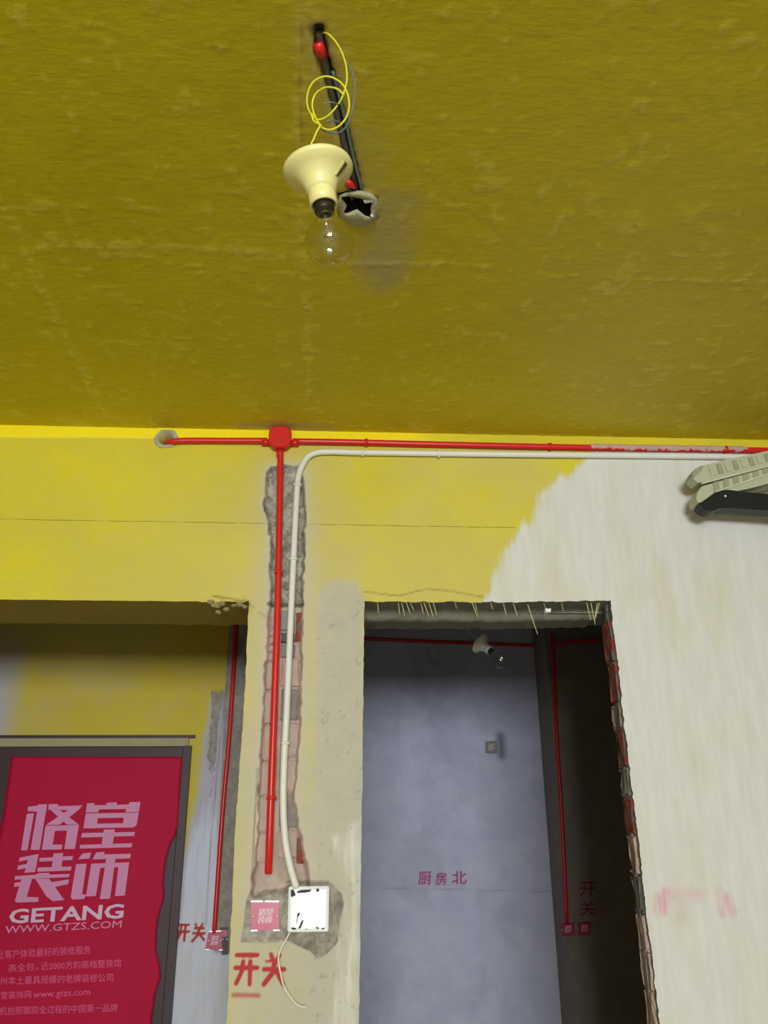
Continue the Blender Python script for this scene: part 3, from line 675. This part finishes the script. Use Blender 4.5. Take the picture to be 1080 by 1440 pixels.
simple('tear_dark', (70, 66, 68), .8, .3, 60)
for pts in ([(530, 165), (560, 160), (575, 190), (585, 225), (540, 245), (530, 215)], [(600, 180), (640, 165), (760, 160), (740, 185), (690, 195), (600, 200)], [(805, 150), (840, 140), (838, 180), (812, 190)],
            [(605, 420), (635, 410), (625, 440), (605, 470), (600, 545), (595, 500)], [(650, 500), (672, 490), (655, 540), (640, 580), (610, 590), (628, 550)], [(530, 575), (570, 572), (600, 590), (555, 602)], [(690, 585), (720, 592), (690, 602)], [(800, 570), (830, 568), (840, 590), (810, 585)], [(862, 582), (900, 572), (895, 592), (868, 602)]):
    kid('film_tear', prism('film_tear', quad_at([zb(*p) for p in pts], -.0129), (0, -.0004, 0)), wb, 'tear_dark')
# logo outlines, measured on the door poster (5.4 px steps)
LOGO = [[(160, 78), (303, 60), (298, 118), (156, 112)], [(237, 60), (303, 60), (247, 405), (178, 405)], [(150, 132), (205, 128), (155, 408), (106, 408)],
 [(318, 58), (390, 58), (386, 74), (572, 68), (540, 106), (312, 100)], [(330, 102), (400, 102), (545, 214), (455, 214)], [(470, 100), (545, 100), (400, 214), (293, 216)],
 [(292, 222), (370, 222), (340, 404), (265, 405)], [(292, 222), (545, 218), (540, 258), (286, 262)], [(462, 219), (545, 218), (515, 398), (435, 400)], [(270, 368), (420, 365), (414, 402), (265, 405)],
 [(608, 52), (665, 50), (660, 68), (755, 65), (755, 48), (835, 45), (833, 64), (925, 60), (930, 44), (1013, 42), (1000, 118), (900, 120), (905, 95), (700, 98), (690, 120), (598, 122)],
 [(598, 129), (700, 127), (674, 242), (580, 242)], [(598, 129), (1000, 123), (993, 160), (590, 166)], [(892, 125), (1000, 123), (984, 215), (962, 235), (875, 237)], [(586, 208), (985, 202), (982, 220), (962, 235), (580, 242)],
 [(735, 252), (818, 250), (800, 385), (715, 388)], [(570, 278), (970, 270), (965, 300), (562, 312)], [(556, 368), (950, 355), (945, 386), (550, 396)],
 [(97, 465), (240, 437), (236, 462), (90, 495)], [(165, 452), (240, 437), (213, 574), (133, 580)], [(85, 525), (222, 498), (214, 530), (78, 558)],
 [(355, 432), (428, 430), (410, 560), (335, 565)], [(248, 468), (500, 452), (497, 482), (245, 495)], [(235, 540), (490, 532), (485, 562), (230, 572)],
 [(62, 605), (215, 595), (240, 582), (320, 580), (325, 594), (478, 588), (470, 612), (58, 632)], [(110, 628), (190, 628), (150, 762), (240, 766), (235, 800), (75, 805), (60, 793)], [(60, 655), (180, 645), (175, 672), (52, 687)],
 [(215, 626), (320, 624), (435, 786), (350, 796), (300, 760), (250, 680)], [(330, 652), (470, 630), (465, 664), (350, 692)],
 [(572, 434), (638, 425), (628, 470), (540, 478)], [(525, 515), (605, 510), (570, 742), (602, 746), (585, 778), (500, 783), (484, 765)],
 [(678, 425), (742, 420), (738, 440), (940, 435), (935, 470), (650, 478)], [(640, 511), (715, 508), (675, 755), (600, 759)], [(755, 465), (825, 463), (782, 776), (705, 779)], [(850, 503), (928, 500), (895, 752), (820, 756)], [(640, 511), (928, 500), (922, 534), (634, 545)]]
def logo_me(name, fmap, off):
    return join_me(name, [prism('l', [tuple(np.array(fmap(x_, y_))+np.array([0, -.00006*k, 0])) for x_, y_ in poly], off) for k, poly in enumerate(LOGO)])
def cover_box(label, group, cs, yw, root_name='switch_cover', frame='sticker_red', proud=.004, patch_mat=None, scl=1.0):
    # cs: four picture corners tl,tr,br,bl of the plate on the wall plane y=yw
    def q(s, t_, dy):
        tl, tr, br_, bl = [np.array(c__, float) for c__ in cs]; p = (tl*(1-s)+tr*s)*(1-t_)+(bl*(1-s)+br_*s)*t_
        return tuple(on_y(p[0], p[1], yw-dy))
    ctr = q(.5, .5, 0); root = thing(root_name, label, 'switch box', (ctr[0], yw, ctr[2]), group)
    kid('back_box', prism('back_box', [q(*p, -.02) for p in ((.04, .04), (.96, .04), (.96, .96), (.04, .96))], (0, -.02-proud, 0)), root, 'cement_dark')
    st = kid('sticker', prism('sticker', [q(*p, proud) for p in ((0, 0), (1, 0), (1, 1), (0, 1))], (0, -.0012, 0)), root, frame)
    lg = logo_me('lettering', lambda x_, y_: q(.24+.56*(x_-50)/960, .24+.52*(y_-40)/770, proud+.0013), (0, -.0003, 0)); lo = obj('lettering', lg, st, 'sticker_print')
    lg.transform(Matrix.Translation(-Vector(root.location)))
    for s in (.08, .92): 
        c__ = q(s, .52, proud+.0012); kid('screw', lathe('screw', [(0, .0022), (.0026*scl, .0022), (.0036*scl, .001), (.0036*scl, 0)], 16, c__, (0, -1, 0)), root, 'screw')
    for t_ in (.0, 1.0):
        for (s0, s1) in ((0, .42), (.5, 1.0)) if t_ == 0 else ((0, .22), (.78, 1.0)):
            kid('edge_strip', prism('edge_strip', [q(s0, t_-.015, proud+.0012), q(s1, t_-.015, proud+.0012), q(s1, t_+.022, proud+.0012), q(s0, t_+.022, proud+.0012)], (0, -.0006, 0)), root, 'screw')
    return root
cover_box('square pink-red stickered cover plate with two screws set in grey mortar', None, [(353, 1267.5), (392, 1267.5), (393, 1308), (353, 1308.5)], -.002)
cover_box('small pink-red stickered box at the foot of the thin red hall conduit', None, [(294, 1310), (311, 1309), (313, 1336), (289, 1335)], HY, proud=.012)
# loose wire ends in front of the hall box
cover_box('grey round-cornered cover plate on the kitchen wall beside a dark cement patch', None, [(683, 1042), (698, 1041), (699, 1060), (682, 1060)], KY, frame='cement')
cover_box('dim red cover plate under the vertical conduit on the dark kitchen column', None, [(789, 1297), (807, 1296), (808, 1316), (790, 1317)], KC)
cover_box('dim red cover plate beside the conduit foot on the dark kitchen column', None, [(812, 1296), (830, 1295), (831, 1315), (813, 1316)], KC)
# grey stub of the hall box (the half not covered by its sticker)
hs = on_y(316, 1312, HY)
hb = thing('switch_back_box', 'bare half-covered back box with two pale lugs beside the hall sticker', 'switch box', (hs[0], HY, hs[2]))
kid('box_rim', prism('box_rim', [tuple(on_y(*p, HY-.001)) for p in ((309, 1304), (321, 1304), (321, 1342), (312, 1343))], (0, -.006, 0)), hb, 'cement_dark')
kid('red_film', prism('red_film', [tuple(on_y(*p, HY-.0072)) for p in ((308, 1307), (320, 1308), (320, 1317), (309, 1318))], (0, -.0008, 0)), hb, 'sticker_red')
for u in (313.2, 319.5): kid('lug', box_me('lug', on_y(u, 1320.6, HY-.009), (.006, .006, .004), .001), hb, 'white_cover')
# ---- loose white wire under the white box
P = spline([wp(408, 1310, -.016), wp(402, 1322, -.020), wp(395, 1334, -.024), wp(391.5, 1348, -.026), wp(394, 1366, -.026), wp(399, 1386, -.026), wp(407, 1400, -.026), wp(416, 1411, -.026), wp(424, 1415.5, -.026), wp(431, 1416, -.026)], 6)
wo = tag(obj('loose_wire', tube('loose_wire', P, .0024, 8), None, 'wire_white'), 'thin loose white wire hanging from the white box across red lettering', 'wire')
wo.location = (0, 0, 0)
# ---- lamp: holder, bulb
def lamp_parts(root, base, axis, R_, with_slot=True, bs=1.0):
    # base: centre of the flat back of the holder; axis: towards the bulb; R_: holder radius
    s = R_/.05; ax = Vector([float(a) for a in axis]).normalized()
    L = lambda prof: [(r*s, z*s) for r, z in prof]
    ho = kid('lamp_holder', lathe('lamp_holder', L([(0, 0), (.046, 0), (.0495, .002), (.0505, .006), (.048, .0105), (.040, .015), (.032, .021), (.026, .029), (.0225, .039), (.021, .044), (.0195, .0445), (.0195, .046), (.020, .0465), (.0195, .066), (.0165, .067), (.0165, .058), (0, .058)]), 48, base, ax), root, 'cream_plastic' if with_slot else 'white_plastic')
    kid('bulb_cap', lathe('bulb_cap', L([(0, .06), (.0145, .06), (.0145, .074), (.0135, .0775), (0, .0775)]), 28, base, ax), root, 'dark_metal')
    gp = [(.0125, .074)]
    for k in range(4): gp.append((.0125+.0022*k*k/3, .078+.006*k))
    cz, rr = .093+.0325*bs, .0325*bs
    for k in range(22):
        a = math.radians(-48+138*k/21); gp.append((rr*math.cos(a), cz+rr*math.sin(a)))
    gp.append((0, cz+rr))
    kid('bulb_glass', lathe('bulb_glass', L(gp), 48, base, ax), root, 'thin_glass')
    kid('glass_stem', lathe('glass_stem', L([(0, .0775), (.006, .0775), (.0035, .088), (.0025, .102), (.003, .105), (0, .106)]), 16, base, ax), root, 'thin_glass')
    b = Vector([float(a) for a in base]); q = Vector((0, 0, 1)).rotation_difference(ax)
    tr_ = lambda x_, y_, z_: b+q @ Vector((x_*s, y_*s, z_*s))
    kid('filament', tube('filament', [tr_(-.003, 0, .09), tr_(-.012, 0, .118), tr_(-.006, .003, .121), tr_(0, 0, .118), tr_(.006, .003, .121), tr_(.012, 0, .118), tr_(.003, 0, .09)], .0006*s, 6), root, 'filament')
    if with_slot:
        simple('slot_dark', (92, 84, 40), .7, .2)
        e_ = Vector([float(q_) for q_ in _r]); e_ = (e_-ax*e_.dot(ax)).normalized(); g_ = ax.cross(e_)
        if g_.dot(Vector([float(q_) for q_ in _f])) > 0: g_ = -g_          # g_ points to the viewer's side of the dish
        def sp_(r, ang, z_): return b+(e_*math.cos(ang)+g_*math.sin(ang))*(r*s)+ax*(z_*s)
        for nm_, mt_, z_off, a0_, a1_ in (('terminal_slot', 'slot_dark', .0006, .32, .52), ('slot_lip', 'cream_plastic', .0022, .52, .62)):
            pts = [sp_(.0275, a0_, .0262+z_off), sp_(.044, a0_, .0126+z_off), sp_(.044, a1_, .0126+z_off), sp_(.0275, a1_, .0262+z_off)]
            kid(nm_, prism(nm_, pts, tuple(ax*(.0012*s))), root, mt_)
LD = 1.34
back = at_depth(446.5, 235, LD); tip = at_depth(466, 345, LD*1.045)
axis = .93*(.16*_r-.99*_u)-.36*ray(450, 250)/np.linalg.norm(ray(450, 250)); axis /= np.linalg.norm(axis)
anchor = on_z(452, 50, H+.012)
lp = thing('bulb_lamp', 'clear bulb in a cream plastic holder hanging from the ceiling by a looped yellow wire', 'lamp', (back[0], back[1], back[2]))
lamp_parts(lp, back, axis, .0548, True, 1.05)
wirepx = [(452, 46), (460, 47), (470, 56), (480, 72), (486, 90), (488, 108), (486, 122), (480, 139), (470, 154), (458, 165), (446, 168), (437, 160), (432, 147), (433, 130), (441, 115), (454, 108), (467, 109), (481, 118), (489, 133), (491, 150), (487, 165), (477, 177), (464, 182.5), (452, 179), (443, 168), (438, 152), (441, 137), (450, 127), (463, 122.5), (476, 126)]
d0 = float(np.dot(anchor-CAM, _f)); n_ = len(wirepx)
wire = [at_depth(u, v, d0*1.0+(LD-.005-d0)*min(1, (.15+.85*i/(n_-1))) if i else d0) for i, (u, v) in enumerate(wirepx)]
kid('cord', tube('cord', spline(wire[:25]+[at_depth(438.5, 160, LD+.01), at_depth(441, 170, LD+.006), at_depth(450, 176, LD), at_depth(446, 184, LD-.002), at_depth(441, 196, LD-.004), at_depth(438, 206, LD-.004), back+np.array([0, 0, .004])], 6), .0016, 8), lp, 'wire_yellow')
kid('cord', tube('cord', spline([at_depth(452, 178, LD), at_depth(444, 166, LD+.01), at_depth(439, 148, LD+.03), at_depth(444, 132, LD+.03), at_depth(458, 123, LD+.02), at_depth(474, 125, LD+.01), at_depth(484, 134, LD+.006)], 6), .0016, 8), lp, 'wire_yellow')
bl = [(485, 84), (495, 100), (499, 120), (497, 145), (490, 172), (478, 186), (462, 186), (450, 180)]
kid('cord', tube('cord', spline([at_depth(u, v, d0+(LD+.02-d0)*(i/7)) for i, (u, v) in enumerate(bl)], 6), .0014, 8), lp, 'wire_blue')
for (u0, v0, u1, v1) in ((455, 146, 476, 147), (458, 171, 478, 172)):
    kid('cord', tube('cord', spline([at_depth(u0, v0, LD+.03), at_depth((u0+u1)/2, v0-2, LD+.035), at_depth(u1, v1, LD+.05)], 6), .0014, 8), lp, 'wire_blue')
# ---- pipe in the ceiling chase
gp = [on_z(448, 44, H+.012), on_z(457, 90, H+.010), on_z(474, 160, H+.010), on_z(488, 214, H+.010), on_z(503, 272, H+.016)]
simple('pipe_grey', (98, 92, 78), .6, .3, 30)
gr = thing('chased_pipe', 'dark grey pipe with a red coupling lying in the ceiling chase', 'pipe', gp[2])
kid('pipe', tube('pipe', spline(gp, 8), .0075, 10), gr, 'pipe_grey')
kid('coupling', tube('coupling', [on_z(446, 60, H+.004), on_z(450, 69, H+.003), on_z(455, 79, H+.004)], [.009, .0105, .008], 12), gr, 'red_plastic')
b0 = [on_z(u, v, H+.003) for u, v in ((468, 100), (477, 135), (487, 175), (495, 212), (502, 240), (509, 266))]
gw = tag(obj('chased_wire', tube('chased_wire', spline(b0, 8), .0035, 8), None, 'wire_blue'), 'blue-grey wire strand running along the ceiling chase into the broken box', 'wire')
rc = thing('wire_connector', 'small red wire connector just above the broken ceiling box', 'connector', on_z(491, 258, H))
kid('connector_body', tube('connector_body', [on_z(487, 252, H+.002), on_z(491, 258, H-.004), on_z(499, 263, H+.002)], [.006, .008, .0055], 10), rc, 'red_plastic')
kid('wire_end', tube('wire_end', [on_z(490, 260, H-.002), on_z(492, 270, H-.001), on_z(495, 280, H+.012)], .004, 8), rc, 'pipe_grey')
# ---- broken plaster box in the ceiling
simple('ring_plaster', (176, 170, 132), .9, .2, 40, .5)
cb = thing('ceiling_box', 'broken grey plaster-rimmed box recessed in the yellow ceiling beside the bulb', 'junction box', on_z(504, 292, H))
rp = [(478, 274), (492, 268), (508, 268), (522, 270), (531, 279), (535, 292), (530, 308), (518, 318), (502, 320), (488, 314), (477, 303), (474, 288)]
ip = [(480, 278), (491, 276), (506, 279), (512, 281), (524, 283), (521, 293), (523, 306), (513, 303), (502, 294), (488, 300), (483, 299), (488, 289)]
V = []; Fc = []
for (u, v), (a_, b_) in zip(rp, ip):
    V += [tuple(on_z(u, v, H+.001)), tuple(on_z((u*2+a_)/3, (v*2+b_)/3, H-.007)), tuple(on_z((u+2*a_)/3, (v+2*b_)/3, H-.009)), tuple(on_z(a_, b_, H-.006)), tuple(on_z(a_, b_, H+.002))]
for k in range(12):
    for q in range(4): Fc.append((k*5+q, ((k+1) % 12)*5+q, ((k+1) % 12)*5+q+1, k*5+q+1))
rm = mesh('plaster_rim', V, Fc, True)
kid('plaster_rim', rm, cb, 'ring_plaster')
simple('cavity_dark', (46, 38, 20), .9, .3, 30)
cv = [tuple(on_z(u, v, H+.001)) for u, v in ip]; cc = np.mean(np.array(cv), 0); V = cv+[tuple(np.array(p_)+np.array([0, 0, .05])) for p_ in cv]+[tuple(cc+np.array([0, 0, .052]))]
kid('cavity', mesh('cavity', V, [(k, (k+1) % 12, 12+(k+1) % 12, 12+k) for k in range(12)]+[(12+k, 12+(k+1) % 12, 24) for k in range(12)]), cb, 'cavity_dark')
kid('plaster_flap', prism('plaster_flap', [tuple(on_z(u, v, H-.004)) for u, v in ((511, 281), (526, 279), (527, 282), (513, 284))], (0, 0, -.004)), cb, 'white_plastic')
kid('plaster_flap', prism('plaster_flap', [tuple(on_z(u, v, H-.002)) for u, v in ((486, 305), (502, 296), (508, 299), (520, 309), (504, 314))], (0, 0, -.004)), cb, 'ring_plaster')
kid('knockout', lathe('knockout', [(0, .006), (.004, .005), (.005, 0), (0, 0)], 12, on_z(523.5, 302, H-.004), (0, 0, -1)), cb, 'white_plastic')
# ---- kitchen lamp
kb = at_depth(674, 904, 3.4)
kl = thing('bulb_lamp', 'clear bulb in a white holder tilted sideways below the kitchen doorway head', 'lamp', kb)
kax = .66*_r-.44*_u-.6*_f; kax /= np.linalg.norm(kax)
lamp_parts(kl, kb, kax, .043, False, 1.3)
kid('cord', tube('cord', spline([kb+np.array([-.004, .001, .003]), kb+np.array([-.05, .03, .10]), kb+np.array([-.02, .02, .3]), np.array([kb[0], kb[1]+.02, H])], 8), .0022, 8), kl, 'wire_white')
# ---- kitchen conduits
simple('red_dim', (150, 40, 40), .5, .1)
def kp_(u, v, y=KY-.014): return on_y(u, v, y)
conduit('red_conduit', 'red conduit crossing high on the grey kitchen wall behind the tilted bulb', [kp_(505, 897.5), kp_(600, 902), kp_(768, 908)], 'red_plastic', [], .011)
kc0 = KC-.013
conduit('red_conduit', 'vertical red conduit on the dark kitchen column above the two plates', [on_y(777, 890, kc0), on_y(781, 1000, kc0), on_y(790, 1150, kc0), on_y(797, 1300, kc0)], 'red_plastic', [], .011)
conduit('red_conduit', 'short red conduit running across the top of the dark kitchen column', [on_y(778, 906, KC-.035), on_y(830, 901, KC-.035), on_y(900, 896, KC-.035)], 'red_plastic', [], .011)
# ---- hall conduit
conduit('red_conduit', 'thin vertical red conduit on the hall wall beside the poster door', [on_y(333, 862, HY-.012), on_y(328, 950, HY-.012), on_y(322, 1040, HY-.012), on_y(314, 1130, HY-.012), on_y(308, 1210, HY-.012), on_y(302, 1300, HY-.010), on_y(301, 1314, HY+.002)], 'red_plastic', [], .0095)
# ---- hall door and poster
dr_ = thing('door_1', 'door', 'door', (on_y(100, 1250, HY)[0], HY, 0)); del dr_['label']; del dr_['category']; struct(dr_)
p_tl = on_y(-140, 1052, HY); p_tr = on_y(259, 1051, HY); zt = p_tr[2]
kid('door_leaf', box_me('door_leaf', ((p_tl[0]+p_tr[0])/2, HY-.012, zt/2), (p_tr[0]-p_tl[0], .02, zt), .002), dr_, 'door_brown')
p0 = on_y(263, 1049, HY)
kid('door_frame', prism('door_frame', [(p_tr[0]+.003, HY, 0), (p_tr[0]+.034, HY, 0), (p_tr[0]+.034, HY, zt+.004), (p_tr[0]+.003, HY, zt+.004)], (0, -.034, 0)), dr_, 'door_brown')
z1_ = on_y(130, 1050.5, HY)[2]; z2_ = on_y(130, 1038.5, HY)[2]; z3_ = on_y(130, 1034, HY)[2]
kid('head_casing', box_me('head_casing', ((p_tl[0]+p_tr[0])/2+.01, HY-.008, (z1_+z2_)/2), (p_tr[0]-p_tl[0]+.02, .02, z2_-z1_), .003, .0008, 3, 2), dr_, 'door_trim')
kid('head_shadow_gap', box_me('head_shadow_gap', ((p_tl[0]+p_tr[0])/2+.02, HY-.004, (z2_+z3_)/2), (p_tr[0]-p_tl[0]+.05, .012, z3_-z2_), .001), dr_, 'door_brown')  # dark strip painting the shadow gap above the head casing
PYo = HY-.034
right = [(257, 1063.5), (253, 1110), (250, 1160), (246, 1175), (239, 1188), (233, 1210), (229.5, 1240), (231, 1262), (225, 1280), (220.5, 1300), (219, 1335), (224, 1356), (226, 1374), (218, 1398), (212, 1440), (205, 1500), (190, 1640)]
left = [(15.5, 1064.5), (11, 1100), (4, 1147), (-8, 1210), (-20, 1280), (-34, 1360), (-50, 1440), (-75, 1640)]
vv = np.concatenate([np.arange(1064, 1450, 4), np.arange(1455, 1640, 15)]); ny = 44; P = np.zeros((ny+1, len(vv), 3))
for j, v in enumerate(vv):
    ur = np.interp(v, [b_ for a_, b_ in right], [a_ for a_, b_ in right]); ul = np.interp(v, [b_ for a_, b_ in left], [a_ for a_, b_ in left])
    for i in range(ny+1):
        s = i/ny; u = ul+(ur-ul)*s
        P[i, j] = on_y(u, v, PYo-(.003+.002*math.sin(v*.05))*max(0, s-.86)/.14*(v > 1100))
me = grid_me('poster', P); po = obj('poster', me, None, 'poster_red')
tag(po, 'large red advertising poster with white lettering hung over the brown hall door', 'poster')
so_ = po.modifiers.new('thickness', 'SOLIDIFY'); so_.thickness = .0012; so_.offset = -1
YT = PYo-.0018
zl = lambda X_, Y_: tuple(on_y(10+X_/5.4, 1120+Y_/5.4, YT))
obj('logo', logo_me('logo', zl, (0, -.0003, 0)), po, 'print_pink')
def z6(X_, Y_): return (X_/6, 1320+Y_/6)
def z54(X_, Y_): return (10+X_/5.4, 1120+Y_/5.4)
obj('lettering', text_me('lettering', 'GETANG', z54(10, 968), z54(880, 926), 112/5.4, YT, .025, 2.2), po, 'print_white')
obj('lettering', text_me('lettering', 'WWW.GTZS.COM', z54(-18, 1040), z54(866, 996), 55/5.4, YT, 0.0, 1.2), po, 'print_pink')
for txt, b0_, b1_, hh_ in (('让客户体验最好的装修服务', (-26, 172), (766, 128), 72), ('高全包，', (72, 284), (318, 268), 68), ('近2000方的高档整装馆', (345, 268), (1022, 238), 68), ('州本土最具规模的老牌装修公司', (0, 392), (955, 362), 70), ('格堂装饰网', (-62, 512), (262, 504), 66), ('www.gtzs.com', (280, 516), (760, 492), 62), ('手机拍照跟踪全过程的中国第一品牌', (-70, 648), (992, 616), 70)):
    obj('lettering', text_me('lettering', txt, z6(*b0_), z6(*b1_), hh_/6, YT, 0.0), po, 'print_text')
# ---- hinged arm reaching in from the right wall
AY = -.13
def ap(X_, Y_, y=AY): return tuple(on_y(960+X_/9, 610+Y_/9, y))
ar0 = on_y(1080, 690, AY)
arm = thing('folding_arm', 'pale ribbed arm with rounded ends folded over a black riveted bar under the ceiling', 'bracket', (XR, AY, ar0[2]))
def chaikin(P_, n=2):
    P_ = [np.array(p_) for p_ in P_]
    for _ in range(n):
        P_ = [q_ for i in range(len(P_)) for q_ in (.75*P_[i]+.25*P_[(i+1) % len(P_)], .25*P_[i]+.75*P_[(i+1) % len(P_)])]
    return [(min(float(p_[0]), XR), float(p_[1]), float(p_[2])) for p_ in P_]
def ext(a_, b_):                             # run an edge on to the right wall
    a_ = np.array(a_); b_ = np.array(b_); t_ = (XR-a_[0])/(b_[0]-a_[0]); return tuple(a_+(b_-a_)*t_)
up = [ap(220, 640), ap(150, 590), ap(112, 525), ap(150, 455), ap(225, 410), ap(300, 390), ap(600, 310), ext(ap(600, 310), ap(1080, 215)), ext(ap(220, 640), ap(1080, 420))]
kid('upper_channel', prism('upper_channel', chaikin(up), (0, .05, 0)), arm, 'sage')
lw = [ap(205, 885), ap(172, 830), ap(180, 760), ap(220, 690), ap(260, 650), ext(ap(260, 650), ap(1080, 430)), ext(ap(760, 735), ap(1080, 640)), ap(760, 735), ap(580, 705), ap(400, 745), ap(290, 830)]
kid('lower_channel', prism('lower_channel', chaikin(lw), (0, .06, 0)), arm, 'sage')
bb = [ap(200, 890), ap(235, 935), ap(290, 975), ap(360, 988), ap(430, 965), ap(480, 930), ext(ap(480, 930), ap(1080, 975)), ext(ap(700, 745), ap(1080, 770)), ap(700, 745), ap(580, 712), ap(460, 725), ap(390, 752), ap(300, 835)]
kid('black_bar', prism('black_bar', [(x_, AY-.004, z_) for x_, y_, z_ in chaikin(bb)], (0, .05, 0)), arm, 'black')
kid('rivet', lathe('rivet', [(0, .004), (.003, .0035), (.005, .001), (.005, 0)], 16, ap(540, 790, AY-.004), (0, -1, 0)), arm, 'screw')
kid('end_cap', prism('end_cap', [(x_, AY-.003, z_) for x_, y_, z_ in (ap(110, 525), ap(150, 452), ap(228, 408), ap(262, 402), ap(240, 460), ap(190, 520), ap(140, 560))], (0, .056, 0)), arm, 'sage_dark')
for k in range(9):
    x0 = 320+k*100; w_ = 62
    f1 = lambda x_: 600-(x_-220)*.2535; f0 = lambda x_: 385-(x_-300)*.21
    kid('rib', prism('rib', [ap(x0+40, f1(x0+40)-26, AY), ap(x0, f0(x0)+30, AY), ap(x0+w_-10, f0(x0+w_)+30, AY), ap(x0+w_+40, f1(x0+w_+40)-26, AY)], (0, -.0035, 0)), arm, 'sage_dark' if k % 2 else 'sage')
for k in range(7):
    x0 = 380+k*125; g1 = lambda x_: 640-(x_-260)*.268; g0 = lambda x_: 700-(x_-560)*.345
    kid('rib', prism('rib', [ap(x0, g1(x0)+12), ap(x0+70, g1(x0+70)+12), ap(x0+85, max(g1(x0+85)+20, g0(x0+85)-14)), ap(x0+15, max(g1(x0+15)+20, g0(x0+15)-14))], (0, -.003, 0)), arm, 'sage_dark')
simple('sage_highlight', (206, 208, 172), .45, .05)  # paler sage for raised lines that paint the highlights along the channels
kid('edge_highlight', tube('edge_highlight', [ap(240, 628, AY-.002), ap(820, 478, AY-.002), ext(ap(240, 628, AY-.002), ap(820, 478, AY-.002))], .0035, 8), arm, 'sage_highlight')
kid('edge_highlight', tube('edge_highlight', [ap(420, 735, AY-.002), ap(1080, 508, AY-.002), ext(ap(420, 735, AY-.002), ap(1080, 508, AY-.002))], .003, 8), arm, 'sage_highlight')
